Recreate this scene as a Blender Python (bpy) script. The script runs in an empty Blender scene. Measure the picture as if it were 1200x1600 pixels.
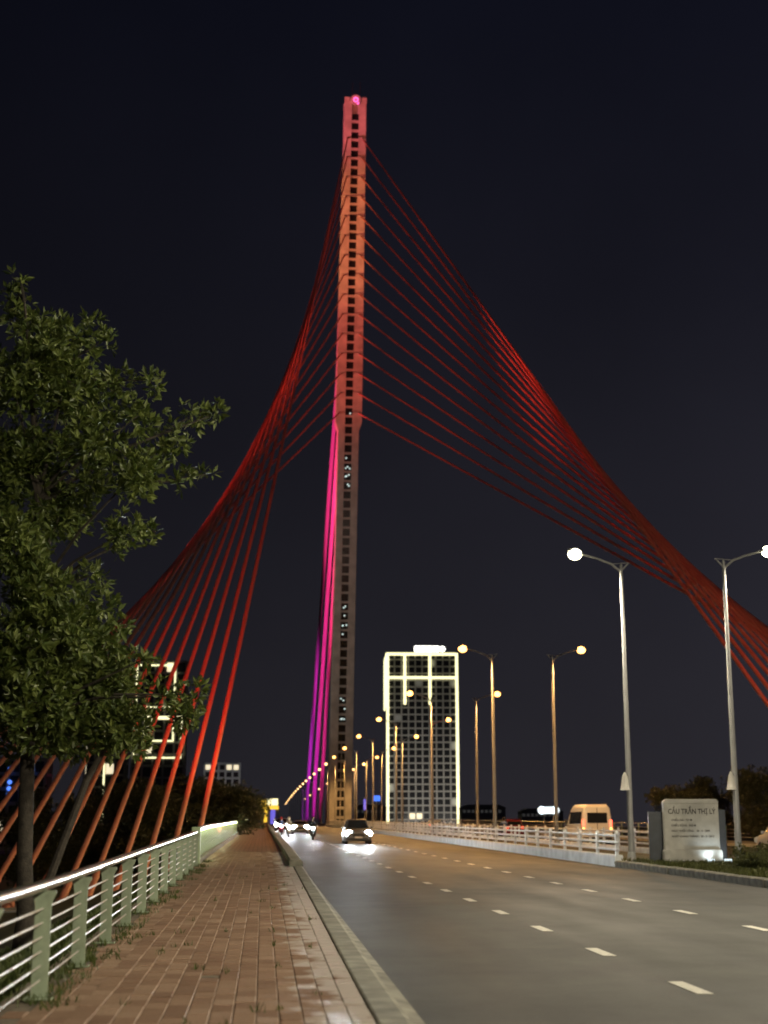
import bpy, bmesh, math, random
from mathutils import Vector, Matrix
import numpy as np

random.seed(7)
rng = np.random.default_rng(7)
SC = bpy.context.scene
COL = SC.collection
PI = math.pi

# ------------------------------------------------------------------ camera
F_PX, TH, AL, CAM_H = 2200.0, math.atan(490 / 2200.0), math.radians(4.8185), 1.6
cF = Vector((math.sin(AL) * math.cos(TH), math.cos(AL) * math.cos(TH), math.sin(TH)))
cR = Vector((math.cos(AL), -math.sin(AL), 0))
cU = cR.cross(cF)
cam = bpy.data.cameras.new('camera')
cam_o = bpy.data.objects.new('camera', cam)
COL.objects.link(cam_o)
cam_o.matrix_world = Matrix(((cR.x, cU.x, -cF.x, 0), (cR.y, cU.y, -cF.y, 0), (cR.z, cU.z, -cF.z, CAM_H), (0, 0, 0, 1)))
cam.sensor_fit = 'VERTICAL'
cam.sensor_height = 24
cam.lens = 24 * F_PX / 1600
cam.clip_end = 20000
cam.dof.use_dof = True
cam.dof.focus_distance = 30
cam.dof.aperture_fstop = 0.82
SC.camera = cam_o

# ------------------------------------------------------------------ night sky, exposure
world = bpy.data.worlds.new('World')
SC.world = world
world.use_nodes = True
wn, wl = world.node_tree.nodes, world.node_tree.links
wn.clear()
w_out = wn.new('ShaderNodeOutputWorld')
w_bg = wn.new('ShaderNodeBackground')
w_tc = wn.new('ShaderNodeTexCoord')
w_sep = wn.new('ShaderNodeSeparateXYZ')
w_rmp = wn.new('ShaderNodeValToRGB')
els = w_rmp.color_ramp.elements
els[0].position, els[0].color = 0.0, (.0205, .0192, .0240, 1)
els[1].position, els[1].color = 1.0, (.0030, .0033, .0070, 1)
for p, c in ((.16, (.0142, .0136, .0186, 1)), (.36, (.0078, .0078, .0126, 1)), (.56, (.0040, .0045, .0095, 1))):
    e = els.new(p)
    e.color = c
wl.new(w_tc.outputs['Generated'], w_sep.inputs[0])
wl.new(w_sep.outputs['Z'], w_rmp.inputs[0])
w_map = wn.new('ShaderNodeMapRange')      # town glow is stronger to the right of the bridge
w_map.inputs['From Min'].default_value = -.22; w_map.inputs['From Max'].default_value = .38
w_map.inputs['To Min'].default_value = .54; w_map.inputs['To Max'].default_value = 1.10
w_nz = wn.new('ShaderNodeTexNoise'); w_nz.inputs['Scale'].default_value = 3.2; w_nz.inputs['Detail'].default_value = 5
w_nm = wn.new('ShaderNodeMapRange'); w_nm.inputs['From Min'].default_value = .3; w_nm.inputs['From Max'].default_value = .7
w_nm.inputs['To Min'].default_value = .84; w_nm.inputs['To Max'].default_value = 1.16
w_mul = wn.new('ShaderNodeMath'); w_mul.operation = 'MULTIPLY'
wl.new(w_sep.outputs['X'], w_map.inputs[0]); wl.new(w_tc.outputs['Generated'], w_nz.inputs['Vector']); wl.new(w_nz.outputs['Fac'], w_nm.inputs[0])
wl.new(w_map.outputs[0], w_mul.inputs[0]); wl.new(w_nm.outputs[0], w_mul.inputs[1]); wl.new(w_mul.outputs[0], w_bg.inputs[1])
wl.new(w_rmp.outputs[0], w_bg.inputs[0])
wl.new(w_bg.outputs[0], w_out.inputs[0])
SC.view_settings.view_transform = 'Standard'
SC.view_settings.look = 'None'
SC.view_settings.exposure = 0.2
SC.view_settings.gamma = 1
SC.view_settings.use_curve_mapping = False
SC.cycles.use_denoising = True
SC.cycles.pixel_filter_type = 'BLACKMAN_HARRIS'
SC.cycles.filter_width = 1.8
SC.cycles.max_bounces = 5
SC.cycles.diffuse_bounces = 2
SC.cycles.glossy_bounces = 3
SC.cycles.volume_bounces = 0
SC.cycles.sample_clamp_indirect = 3
SC.cycles.caustics_reflective = False
SC.cycles.caustics_refractive = False

# ------------------------------------------------------------------ helpers
def tag(o, label=None, cat=None, group=None, kind=None):
    if label: o['label'] = label
    if cat: o['category'] = cat
    if group: o['group'] = group
    if kind: o['kind'] = kind
    return o

def empty(name, loc=(0, 0, 0), rz=0, label=None, cat=None, group=None):
    o = bpy.data.objects.new(name, None)
    o.empty_display_size = .3
    COL.objects.link(o)
    o.location = loc
    o.rotation_euler = (0, 0, rz)
    return tag(o, label, cat, group)

def link(name, me, parent=None, loc=None, rot=None):
    o = bpy.data.objects.new(name, me)
    COL.objects.link(o)
    if parent is not None: o.parent = parent
    if loc is not None: o.location = loc
    if rot is not None: o.rotation_euler = rot
    return o

def copy_tree(o, parent=None):
    c = o.copy()
    COL.objects.link(c)
    if parent is not None: c.parent = parent
    for ch in list(o.children):
        copy_tree(ch, c)
    return c

class MB:
    def __init__(s): s.v = []; s.f = []
    def add(s, vs, fs):
        b = len(s.v)
        s.v += [tuple(v) for v in vs]
        s.f += [tuple(i + b for i in f) for f in fs]
        return s
    def box(s, c, d, rz=0, rx=0, ry=0):
        x, y, z = d[0] / 2, d[1] / 2, d[2] / 2
        M = Matrix.Rotation(rz, 3, 'Z') @ Matrix.Rotation(ry, 3, 'Y') @ Matrix.Rotation(rx, 3, 'X')
        vs = [Vector(c) + M @ Vector(p) for p in ((-x, -y, -z), (x, -y, -z), (x, y, -z), (-x, y, -z), (-x, -y, z), (x, -y, z), (x, y, z), (-x, y, z))]
        return s.add(vs, [(0, 3, 2, 1), (4, 5, 6, 7), (0, 1, 5, 4), (1, 2, 6, 5), (2, 3, 7, 6), (3, 0, 4, 7)])
    def b2(s, a, b):
        return s.box([(a[i] + b[i]) / 2 for i in range(3)], [abs(b[i] - a[i]) for i in range(3)])
    def tube(s, pts, rad, n=8, cap=True):
        pts = [Vector(p) for p in pts]
        if not hasattr(rad, '__len__'): rad = [rad] * len(pts)
        vs = []; fs = []
        up = None
        for i, p in enumerate(pts):
            t = (pts[min(i + 1, len(pts) - 1)] - pts[max(i - 1, 0)]).normalized()
            if up is None:
                up = t.cross(Vector((0, 0, 1)) if abs(t.z) < .9 else Vector((1, 0, 0))).normalized()
            up = (up - t * up.dot(t)).normalized()
            w = t.cross(up)
            for k in range(n):
                a = 2 * PI * k / n
                vs.append(p + (up * math.cos(a) + w * math.sin(a)) * rad[i])
        for i in range(len(pts) - 1):
            for k in range(n):
                a, b = i * n + k, i * n + (k + 1) % n
                fs.append((a, b, b + n, a + n))
        if cap:
            fs.append(tuple(range(n))[::-1])
            fs.append(tuple(range((len(pts) - 1) * n, len(pts) * n)))
        return s.add(vs, fs)
    def lathe(s, prof, c=(0, 0, 0), n=16, axis='Z'):
        vs = []; fs = []
        for r, h in prof:
            for k in range(n):
                a = 2 * PI * k / n
                x, y = r * math.cos(a), r * math.sin(a)
                p = (x, y, h) if axis == 'Z' else ((h, x, y) if axis == 'X' else (x, h, y))
                vs.append((p[0] + c[0], p[1] + c[1], p[2] + c[2]))
        m = len(prof)
        for i in range(m - 1):
            for k in range(n):
                a, b = i * n + k, i * n + (k + 1) % n
                fs.append((a, b, b + n, a + n))
        fs.append(tuple(range(n))[::-1]); fs.append(tuple(range((m - 1) * n, m * n)))
        return s.add(vs, fs)
    def prism(s, poly, a0, a1, plane='XZ'):
        # polygon in a plane, extruded along the third axis
        def mk(p, h):
            return {'XZ': (p[0], h, p[1]), 'YZ': (h, p[0], p[1]), 'XY': (p[0], p[1], h)}[plane]
        n = len(poly)
        vs = [mk(p, a0) for p in poly] + [mk(p, a1) for p in poly]
        fs = [tuple(range(n))[::-1], tuple(range(n, 2 * n))] + [(i, (i + 1) % n, (i + 1) % n + n, i + n) for i in range(n)]
        return s.add(vs, fs)
    def loft(s, rings, cap=True):
        n = len(rings[0]); vs = [p for r in rings for p in r]; fs = []
        for i in range(len(rings) - 1):
            for k in range(n):
                a, b = i * n + k, i * n + (k + 1) % n
                fs.append((a, b, b + n, a + n))
        if cap:
            fs.append(tuple(range(n))[::-1]); fs.append(tuple(range((len(rings) - 1) * n, len(rings) * n)))
        return s.add(vs, fs)
    def mesh(s, name, mat, smooth=False, bevel=0):
        me = bpy.data.meshes.new(name)
        me.from_pydata(s.v, [], s.f)
        bm = bmesh.new(); bm.from_mesh(me)
        bmesh.ops.recalc_face_normals(bm, faces=bm.faces)
        if bevel:
            bmesh.ops.bevel(bm, geom=[e for e in bm.edges if e.is_manifold and e.calc_face_angle(0) > .5], offset=bevel, segments=2, affect='EDGES', profile=.6, clamp_overlap=True)
        bm.to_mesh(me); bm.free()
        if smooth:
            for p in me.polygons: p.use_smooth = True
            me.set_sharp_from_angle(angle=math.radians(42))
        if mat is not None: me.materials.append(mat)
        return me
    def build(s, name, mat, parent=None, smooth=False, bevel=0, loc=None, rot=None):
        return link(name, s.mesh(name, mat, smooth, bevel), parent, loc, rot)

# ------------------------------------------------------------------ materials
def new_mat(name):
    m = bpy.data.materials.new(name)
    m.use_nodes = True
    nt = m.node_tree
    return m, nt, nt.nodes['Principled BSDF']

def paint(name, col, rough=.5, metal=0, var=.12, scale=3.0, bump=0, bscale=40, spec=.5):
    m, nt, b = new_mat(name)
    N, L = nt.nodes, nt.links
    tc = N.new('ShaderNodeTexCoord')
    nz = N.new('ShaderNodeTexNoise'); nz.inputs['Scale'].default_value = scale; nz.inputs['Detail'].default_value = 6
    L.new(tc.outputs['Object'], nz.inputs['Vector'])
    r = N.new('ShaderNodeValToRGB')
    r.color_ramp.elements[0].position = .3; r.color_ramp.elements[1].position = .7
    r.color_ramp.elements[0].color = tuple(c * (1 - var) for c in col) + (1,)
    r.color_ramp.elements[1].color = tuple(min(1, c * (1 + var)) for c in col) + (1,)
    L.new(nz.outputs['Fac'], r.inputs[0]); L.new(r.outputs[0], b.inputs['Base Color'])
    b.inputs['Roughness'].default_value = rough; b.inputs['Metallic'].default_value = metal
    b.inputs['Specular IOR Level'].default_value = spec
    if bump:
        n2 = N.new('ShaderNodeTexNoise'); n2.inputs['Scale'].default_value = bscale; n2.inputs['Detail'].default_value = 4
        L.new(tc.outputs['Object'], n2.inputs['Vector'])
        bp = N.new('ShaderNodeBump'); bp.inputs['Strength'].default_value = bump; bp.inputs['Distance'].default_value = .02
        L.new(n2.outputs['Fac'], bp.inputs['Height']); L.new(bp.outputs[0], b.inputs['Normal'])
    return m

def glow(name, col, st):
    m, nt, b = new_mat(name)
    b.inputs['Base Color'].default_value = tuple(min(.8, c * .8) for c in col) + (1,)
    b.inputs['Emission Color'].default_value = col + (1,)
    b.inputs['Emission Strength'].default_value = st
    return m

def asphalt_mat():
    m, nt, b = new_mat('asphalt')
    N, L = nt.nodes, nt.links
    tc = N.new('ShaderNodeTexCoord')
    n1 = N.new('ShaderNodeTexNoise'); n1.inputs['Scale'].default_value = 42; n1.inputs['Detail'].default_value = 8; n1.inputs['Roughness'].default_value = .8
    n2 = N.new('ShaderNodeTexNoise'); n2.inputs['Scale'].default_value = 1; n2.inputs['Detail'].default_value = 6
    mp = N.new('ShaderNodeMapping'); mp.inputs['Scale'].default_value = (.9, .16, 1)
    L.new(tc.outputs['Object'], n1.inputs['Vector']); L.new(tc.outputs['Object'], mp.inputs[0]); L.new(mp.outputs[0], n2.inputs['Vector'])
    r = N.new('ShaderNodeValToRGB')
    r.color_ramp.elements[0].position = .3; r.color_ramp.elements[0].color = (.060, .061, .055, 1)
    r.color_ramp.elements[1].position = .72; r.color_ramp.elements[1].color = (.082, .083, .074, 1)
    L.new(n2.outputs['Fac'], r.inputs[0])
    # worn wheel paths and blotches of dirt and oil
    sp = N.new('ShaderNodeSeparateXYZ'); L.new(tc.outputs['Object'], sp.inputs[0])
    w1 = N.new('ShaderNodeMath'); w1.operation = 'MULTIPLY_ADD'; w1.inputs[1].default_value = 3.55; w1.inputs[2].default_value = .9; L.new(sp.outputs['X'], w1.inputs[0])
    w2 = N.new('ShaderNodeMath'); w2.operation = 'SINE'; L.new(w1.outputs[0], w2.inputs[0])
    n3 = N.new('ShaderNodeTexNoise'); n3.inputs['Scale'].default_value = .55; n3.inputs['Detail'].default_value = 9; n3.inputs['Roughness'].default_value = .7
    L.new(tc.outputs['Object'], n3.inputs['Vector'])
    w3 = N.new('ShaderNodeMath'); w3.operation = 'MULTIPLY_ADD'; w3.inputs[1].default_value = .10; L.new(w2.outputs[0], w3.inputs[0])
    w4 = N.new('ShaderNodeMapRange'); w4.inputs['From Min'].default_value = .32; w4.inputs['From Max'].default_value = .62; w4.inputs['To Min'].default_value = .66; w4.inputs['To Max'].default_value = 1.12
    L.new(n3.outputs['Fac'], w4.inputs[0]); L.new(w4.outputs[0], w3.inputs[2])
    wm = N.new('ShaderNodeVectorMath'); wm.operation = 'SCALE'; L.new(r.outputs[0], wm.inputs[0]); L.new(w3.outputs[0], wm.inputs['Scale'])
    mx = N.new('ShaderNodeMix'); mx.data_type = 'RGBA'; mx.blend_type = 'MULTIPLY'; mx.inputs['Factor'].default_value = .6
    r2 = N.new('ShaderNodeValToRGB')
    r2.color_ramp.elements[0].position = .3; r2.color_ramp.elements[0].color = (.45, .45, .45, 1)
    r2.color_ramp.elements[1].position = .7; r2.color_ramp.elements[1].color = (1.3, 1.3, 1.3, 1)
    L.new(n1.outputs['Fac'], r2.inputs[0])
    L.new(wm.outputs[0], mx.inputs['A']); L.new(r2.outputs[0], mx.inputs['B'])
    L.new(mx.outputs['Result'], b.inputs['Base Color'])
    rr = N.new('ShaderNodeMapRange'); rr.inputs['From Min'].default_value = .3; rr.inputs['From Max'].default_value = .7
    rr.inputs['To Min'].default_value = .56; rr.inputs['To Max'].default_value = .72
    L.new(n2.outputs['Fac'], rr.inputs[0]); L.new(rr.outputs[0], b.inputs['Roughness']); b.inputs['Specular IOR Level'].default_value = .3
    bp = N.new('ShaderNodeBump'); bp.inputs['Strength'].default_value = .35; bp.inputs['Distance'].default_value = .006
    L.new(n1.outputs['Fac'], bp.inputs['Height']); L.new(bp.outputs[0], b.inputs['Normal'])
    return m

def tile_mat(name='brick_paver'):
    # brown pavers: tone differs from piece to piece, wet lamp sheen put into the colour as pale patches towards the kerb
    m, nt, b = new_mat(name)
    N, L = nt.nodes, nt.links
    g = N.new('ShaderNodeNewGeometry'); oi = N.new('ShaderNodeObjectInfo')
    ad = N.new('ShaderNodeMath'); ad.operation = 'ADD'
    L.new(g.outputs['Random Per Island'], ad.inputs[0]); L.new(oi.outputs['Random'], ad.inputs[1])
    fr = N.new('ShaderNodeMath'); fr.operation = 'FRACT'; L.new(ad.outputs[0], fr.inputs[0])
    r = N.new('ShaderNodeValToRGB')
    r.color_ramp.elements[0].color = (.285, .172, .112, 1); r.color_ramp.elements[1].color = (.460, .312, .215, 1)
    e = r.color_ramp.elements.new(.5); e.color = (.370, .236, .155, 1)
    L.new(fr.outputs[0], r.inputs[0])
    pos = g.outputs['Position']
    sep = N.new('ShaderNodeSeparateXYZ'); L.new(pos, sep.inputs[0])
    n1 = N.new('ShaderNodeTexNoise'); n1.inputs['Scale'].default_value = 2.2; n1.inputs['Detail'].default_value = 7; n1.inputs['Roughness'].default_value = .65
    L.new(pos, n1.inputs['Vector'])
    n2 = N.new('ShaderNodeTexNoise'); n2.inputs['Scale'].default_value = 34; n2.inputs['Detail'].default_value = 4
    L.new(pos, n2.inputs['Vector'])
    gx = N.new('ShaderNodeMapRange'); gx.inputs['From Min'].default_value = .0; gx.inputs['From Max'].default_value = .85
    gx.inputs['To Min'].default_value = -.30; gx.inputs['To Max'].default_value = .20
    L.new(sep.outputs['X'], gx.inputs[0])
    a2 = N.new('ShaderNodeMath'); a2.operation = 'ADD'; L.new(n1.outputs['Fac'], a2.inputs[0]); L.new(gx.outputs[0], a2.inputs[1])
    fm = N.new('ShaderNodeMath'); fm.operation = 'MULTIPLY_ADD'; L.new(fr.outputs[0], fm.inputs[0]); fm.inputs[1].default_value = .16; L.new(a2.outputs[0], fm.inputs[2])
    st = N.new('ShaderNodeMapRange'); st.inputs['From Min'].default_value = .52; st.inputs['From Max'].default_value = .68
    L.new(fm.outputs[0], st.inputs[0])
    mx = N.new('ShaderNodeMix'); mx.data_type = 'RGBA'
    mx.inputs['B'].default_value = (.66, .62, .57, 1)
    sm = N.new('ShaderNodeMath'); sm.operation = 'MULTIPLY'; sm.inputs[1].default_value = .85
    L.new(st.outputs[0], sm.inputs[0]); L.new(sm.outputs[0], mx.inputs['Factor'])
    mm = N.new('ShaderNodeMix'); mm.data_type = 'RGBA'; mm.blend_type = 'MULTIPLY'; mm.inputs['Factor'].default_value = .55
    r3 = N.new('ShaderNodeValToRGB'); r3.color_ramp.elements[0].position = .25; r3.color_ramp.elements[0].color = (.35, .33, .3, 1); r3.color_ramp.elements[1].position = .7
    L.new(n2.outputs['Fac'], r3.inputs[0]); L.new(r.outputs[0], mm.inputs['A']); L.new(r3.outputs[0], mm.inputs['B'])
    L.new(mm.outputs['Result'], mx.inputs['A']); L.new(mx.outputs['Result'], b.inputs['Base Color'])
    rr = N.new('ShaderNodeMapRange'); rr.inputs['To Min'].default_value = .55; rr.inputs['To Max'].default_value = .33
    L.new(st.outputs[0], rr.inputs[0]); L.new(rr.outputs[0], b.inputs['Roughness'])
    bp = N.new('ShaderNodeBump'); bp.inputs['Strength'].default_value = .5; bp.inputs['Distance'].default_value = .006
    L.new(n2.outputs['Fac'], bp.inputs['Height']); L.new(bp.outputs[0], b.inputs['Normal'])
    return m

def far_tile_mat():
    m, nt, b = new_mat('far_paving')
    N, L = nt.nodes, nt.links
    tc = N.new('ShaderNodeTexCoord')
    br = N.new('ShaderNodeTexBrick'); br.inputs['Scale'].default_value = 1; br.inputs['Brick Width'].default_value = .2; br.inputs['Row Height'].default_value = .4
    br.offset = 0; br.inputs['Mortar Size'].default_value = .01
    br.inputs['Color1'].default_value = (.26, .14, .09, 1); br.inputs['Color2'].default_value = (.38, .22, .15, 1); br.inputs['Mortar'].default_value = (.06, .05, .04, 1)
    L.new(tc.outputs['Object'], br.inputs['Vector']); L.new(br.outputs['Color'], b.inputs['Base Color'])
    b.inputs['Roughness'].default_value = .5
    return m

def leaf_mat(name, c0, c1, rough=.45, trans=.25):
    m, nt, b = new_mat(name)
    N, L = nt.nodes, nt.links
    g = N.new('ShaderNodeNewGeometry')
    r = N.new('ShaderNodeValToRGB'); r.color_ramp.elements[0].color = c0 + (1,); r.color_ramp.elements[1].color = c1 + (1,)
    L.new(g.outputs['Random Per Island'], r.inputs[0]); L.new(r.outputs[0], b.inputs['Base Color'])
    b.inputs['Roughness'].default_value = rough
    tr = N.new('ShaderNodeBsdfTranslucent'); L.new(r.outputs[0], tr.inputs[0])
    ms = N.new('ShaderNodeMixShader'); ms.inputs[0].default_value = trans
    L.new(b.outputs[0], ms.inputs[1]); L.new(tr.outputs[0], ms.inputs[2])
    L.new(ms.outputs[0], N['Material Output'].inputs[0])
    return m

M = {}
M['asphalt'] = asphalt_mat()
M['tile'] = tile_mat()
M['far_tile'] = far_tile_mat()
M['mortar'] = paint('mortar_bed', (.17, .14, .10), .9, var=.4, scale=6, bump=.4)
M['kerb'] = paint('kerb_concrete', (.235, .225, .175), .75, var=.42, scale=2.6, bump=.5, bscale=60)
M['concrete'] = paint('concrete', (.30, .29, .26), .8, var=.3, scale=1.2, bump=.4, bscale=30)
M['white_barrier'] = paint('painted_barrier', (.76, .79, .82), .55, var=.18, scale=1.5, bump=.2)
M['white_rail'] = paint('white_rail_paint', (.78, .80, .82), .45, var=.12, scale=4)
M['marking'] = paint('road_paint', (.62, .60, .52), .6, var=.25, scale=14, bump=.3, bscale=120)
M['post_green'] = paint('green_post_paint', (.37, .45, .315), .45, var=.2, scale=7, bump=.15, bscale=30)
M['steel'] = paint('brushed_steel', (.72, .72, .70), .24, metal=1, var=.08, scale=10)
M['thin_rail'] = paint('thin_rail_steel', (.74, .71, .66), .38, metal=.75, var=.15, scale=10)
M['bar_pale'] = paint('pale_green_bars', (.50, .62, .36), .5, var=.1)
M['soil'] = paint('soil', (.10, .085, .05), .95, var=.5, scale=3, bump=.6)
M['bank'] = paint('bank_earth', (.055, .060, .025), .95, var=.5, scale=.8, bump=.6)
M['ground'] = paint('dark_ground', (.04, .042, .03), .95, var=.4, scale=.02)
M['pave_grey'] = paint('garden_paving', (.22, .21, .19), .8, var=.2)
M['pylon'] = paint('pylon_concrete', (.56, .53, .49), .7, var=.22, scale=.5, bump=.15, bscale=3)
M['pane_dark'] = paint('dark_glass', (.02, .02, .022), .16, var=.2)
M['dark_metal'] = paint('dark_metal', (.05, .05, .05), .45, metal=.4)
M['cable'] = paint('red_cable_sheath', (.64, .24, .14), .42, var=.06, scale=.3)
M['main_cable'] = paint('main_cable_sheath', (.62, .42, .46), .42, var=.06, scale=.3)
M['pole'] = paint('galvanised_pole', (.33, .33, .32), .5, metal=.2, var=.12, scale=1.5)
M['pole_red_lit'] = paint('red_lit_pole', (.50, .16, .15), .5, var=.1)  # red light falling on one pole, put into its base colour
M['pennant'] = paint('pale_cloth', (.50, .48, .43), .8)
M['stone'] = paint('pale_stone', (.54, .53, .48), .6, var=.2, scale=2.2, bump=.2, bscale=20)
M['slate'] = paint('dark_slate', (.03, .04, .055), .45, var=.25)
M['ink'] = paint('engraved_letters', (.06, .055, .05), .6)
M['bark'] = paint('bark', (.05, .042, .032), .9, var=.4, scale=9, bump=.8, bscale=25)
M['leaf'] = leaf_mat('tree_leaves', (.042, .070, .012), (.160, .198, .045))
M['leaf_hedge'] = leaf_mat('hedge_leaves', (.045, .060, .012), (.110, .115, .030))
M['leaf_dark'] = leaf_mat('dark_leaves', (.035, .042, .015), (.075, .075, .030))
M['grass'] = leaf_mat('grass_blades', (.045, .075, .012), (.120, .150, .035))
M['led'] = glow('led_strip', (1.0, .94, .52), 1.45)
M['led_white'] = glow('white_letters', (1.0, .98, .90), 3.0)
M['lamp_white'] = glow('white_lamp_lens', (1.0, .92, .60), 16)
M['lamp_sodium'] = glow('sodium_lamp_lens', (1.0, .42, .10), 7)
M['lamp_far'] = glow('far_sodium_lens', (1.0, .58, .22), 5)
M['head'] = glow('headlight_lens', (.86, .97, 1.0), 260)
M['head_warm'] = glow('warm_headlight_lens', (1.0, .95, .80), 220)
M['tail'] = glow('tail_light_lens', (1.0, .10, .05), 4)
M['indicator'] = glow('amber_lens', (1.0, .45, .12), 3)
M['blue_sign'] = glow('blue_sign_face', (.03, .16, .95), 1.0)
M['yellow_sign'] = glow('yellow_sign_face', (1.0, .62, .06), 1.1)
M['white_sign'] = glow('white_sign_face', (.82, .95, 1.0), 1.3)
M['violet'] = glow('violet_panel', (.22, .18, .95), .7)
M['blue_led'] = glow('blue_led', (.10, .25, 1.0), 1.3)
M['win_lit'] = glow('lit_window', (1.0, .86, .58), .8)
M['win_dim'] = glow('dim_window', (.55, .55, .52), .05)
M['magenta'] = glow('magenta_ring', (1.0, .12, .45), 2.2)
M['facade'] = paint('facade_render', (.40, .39, .36), .8, var=.12, scale=.08)
M['facade2'] = paint('facade_grey', (.22, .22, .22), .8, var=.2, scale=.05)
M['tyre'] = paint('tyre_rubber', (.02, .02, .02), .8)
M['rim'] = paint('alloy', (.5, .5, .5), .35, metal=.9)
M['glass'] = paint('car_glass', (.015, .018, .02), .08, var=.1)
M['skin'] = paint('skin', (.42, .25, .17), .55, var=.05)
M['trousers'] = paint('dark_trousers', (.03, .032, .045), .85)
M['plastic'] = paint('black_plastic', (.025, .025, .025), .5)
M['plate'] = paint('number_plate', (.7, .7, .66), .5)

# ------------------------------------------------------------------ levels along the road
def g(y):
    if y < 12: return 0.0
    if y < 350: return .0055 * (y - 12)
    return .0055 * (y - 12) - 2.0e-5 * (y - 350) ** 2
def road_z(y): return -.12 + g(y)
def walk_z(y): return g(y) + .006 * min(max(y - 15, 0), 40)
XC = 15.4
MED0, MED1 = 13.05, 17.85
YS = [-12, 0, 6, 12, 16, 20, 25, 30, 36, 42, 48, 55, 65, 80, 100, 130, 170, 220, 290, 350, 400, 460, 520, 600, 700, 820, 950]

def strip(name, prof, mat, ys=YS, parent=None, kind='structure', closed=False, smooth=False):
    # sweep a cross-section (x, z offset) along the road; prof(y) -> list of (x, z)
    mb = MB(); rings = [[(x, y, z) for x, z in prof(y)] for y in ys]
    n = len(rings[0]); vs = [p for r in rings for p in r]; fs = []
    for i in range(len(ys) - 1):
        for k in range(n if closed else n - 1):
            a, b = i * n + k, i * n + (k + 1) % n
            fs.append((a, b, b + n, a + n))
    if closed:
        fs.append(tuple(range(n))); fs.append(tuple(range((len(ys) - 1) * n, len(ys) * n)))
    mb.add(vs, fs)
    o = mb.build(name, mat, parent, smooth=smooth)
    if kind and parent is None: o['kind'] = kind
    return o

# ground sheet to the horizon
gm = MB(); gm.add([(-6000, -200, -6), (6000, -200, -6), (6000, 9000, -6), (-6000, 9000, -6)], [(0, 1, 2, 3)])
gm.build('ground', M['ground'])['kind'] = 'structure'

# garden bank to the left of the railing
def bank_z(x, y):
    d = -2.35 - x
    return -.12 + .004 * max(0, y - 15) - 3.4 * (1 - math.exp(-max(0, d - .5) * .16)) + .12 * math.sin(x * 1.3 + y * .7) * min(1, d * .3)
bm_ = MB(); nx, ny = 34, 50
for j in range(ny):
    for i in range(nx):
        x = -2.30 - (i / (nx - 1)) ** 1.8 * 70; y = -8 + j * 2.2
        bm_.v.append((x, y, bank_z(x, y)))
for j in range(ny - 1):
    for i in range(nx - 1):
        a = j * nx + i
        bm_.f.append((a, a + 1, a + 1 + nx, a + nx))
bm_.build('garden_bank', M['bank'], smooth=True)['kind'] = 'structure'
gp = MB()
for j in range(10):
    y0 = 17 + j * 1.6
    gp.add([(-7.6, y0, bank_z(-7.6, y0) + .05), (-5.9, y0, bank_z(-5.9, y0) + .05), (-5.9, y0 + 1.6, bank_z(-5.9, y0 + 1.6) + .05), (-7.6, y0 + 1.6, bank_z(-7.6, y0 + 1.6) + .05)], [(0, 1, 2, 3)])
gp.build('garden_path', M['pave_grey'])['kind'] = 'structure'

# carriageways
road = strip('road', lambda y: [(1.40, road_z(y)), (4.5, road_z(y) + .03), (MED0 + .1, road_z(y))], M['asphalt'])
strip('road_opposite', lambda y: [(MED1 - .1, road_z(y)), (24, road_z(y) + .03), (30, road_z(y))], M['asphalt'])
dash = MB(); dash.b2((-.085, -.55, 0), (.085, .55, .004)); dash_me = dash.mesh('lane_dash', M['marking'])
def dash_at(x, y):
    zo = .03 * (x - 1.4) / 3.1 if x < 4.5 else .03 * (1 - (x - 4.5) / 8.65)
    link('lane_dash', dash_me, road, (x, y, road_z(y) + zo + .004), (.0055, 0, 0))
for k in range(34): dash_at(4.52, 11.2 + 4.05 * k)
for k in range(32): dash_at(8.08, 15.2 + 4.05 * k)
# patched asphalt seam across the road
seam = MB()
for a, b in ((30.4, 30.7), (38.9, 39.25)):
    seam.add([(1.5, a, road_z(a) + .004), (4.45, a, road_z(a) + .034), (4.45, b, road_z(b) + .034), (1.5, b, road_z(b) + .004)], [(0, 1, 2, 3)])
seam.build('joint_seam', paint('bitumen_seal', (.02, .02, .02), .6), road)

# kerb between pavement and road, gutter slab beside it
def kerb_prof(y):
    t = walk_z(y)
    return [(.98, t - .4), (.98, t + .012), (1.00, t + .022), (1.22, t + .022), (1.27, t + .0), (1.31, road_z(y) + .035), (1.46, road_z(y) + .014), (1.47, road_z(y) - .2)]
strip('kerb', kerb_prof, M['kerb'], ys=[-12, 0, 8] + [10 + i for i in range(36)], closed=True)
def kerb2_prof(y):
    t = walk_z(y)
    return [(.86, t - .4), (.86, t + .17), (.89, t + .20), (1.20, t + .20), (1.26, t + .16), (1.34, road_z(y) - .2)]
strip('bridge_kerb', kerb2_prof, M['kerb'], ys=[45, 50, 60, 80, 110, 150, 200, 260, 330, 400, 500], closed=True)

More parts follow.
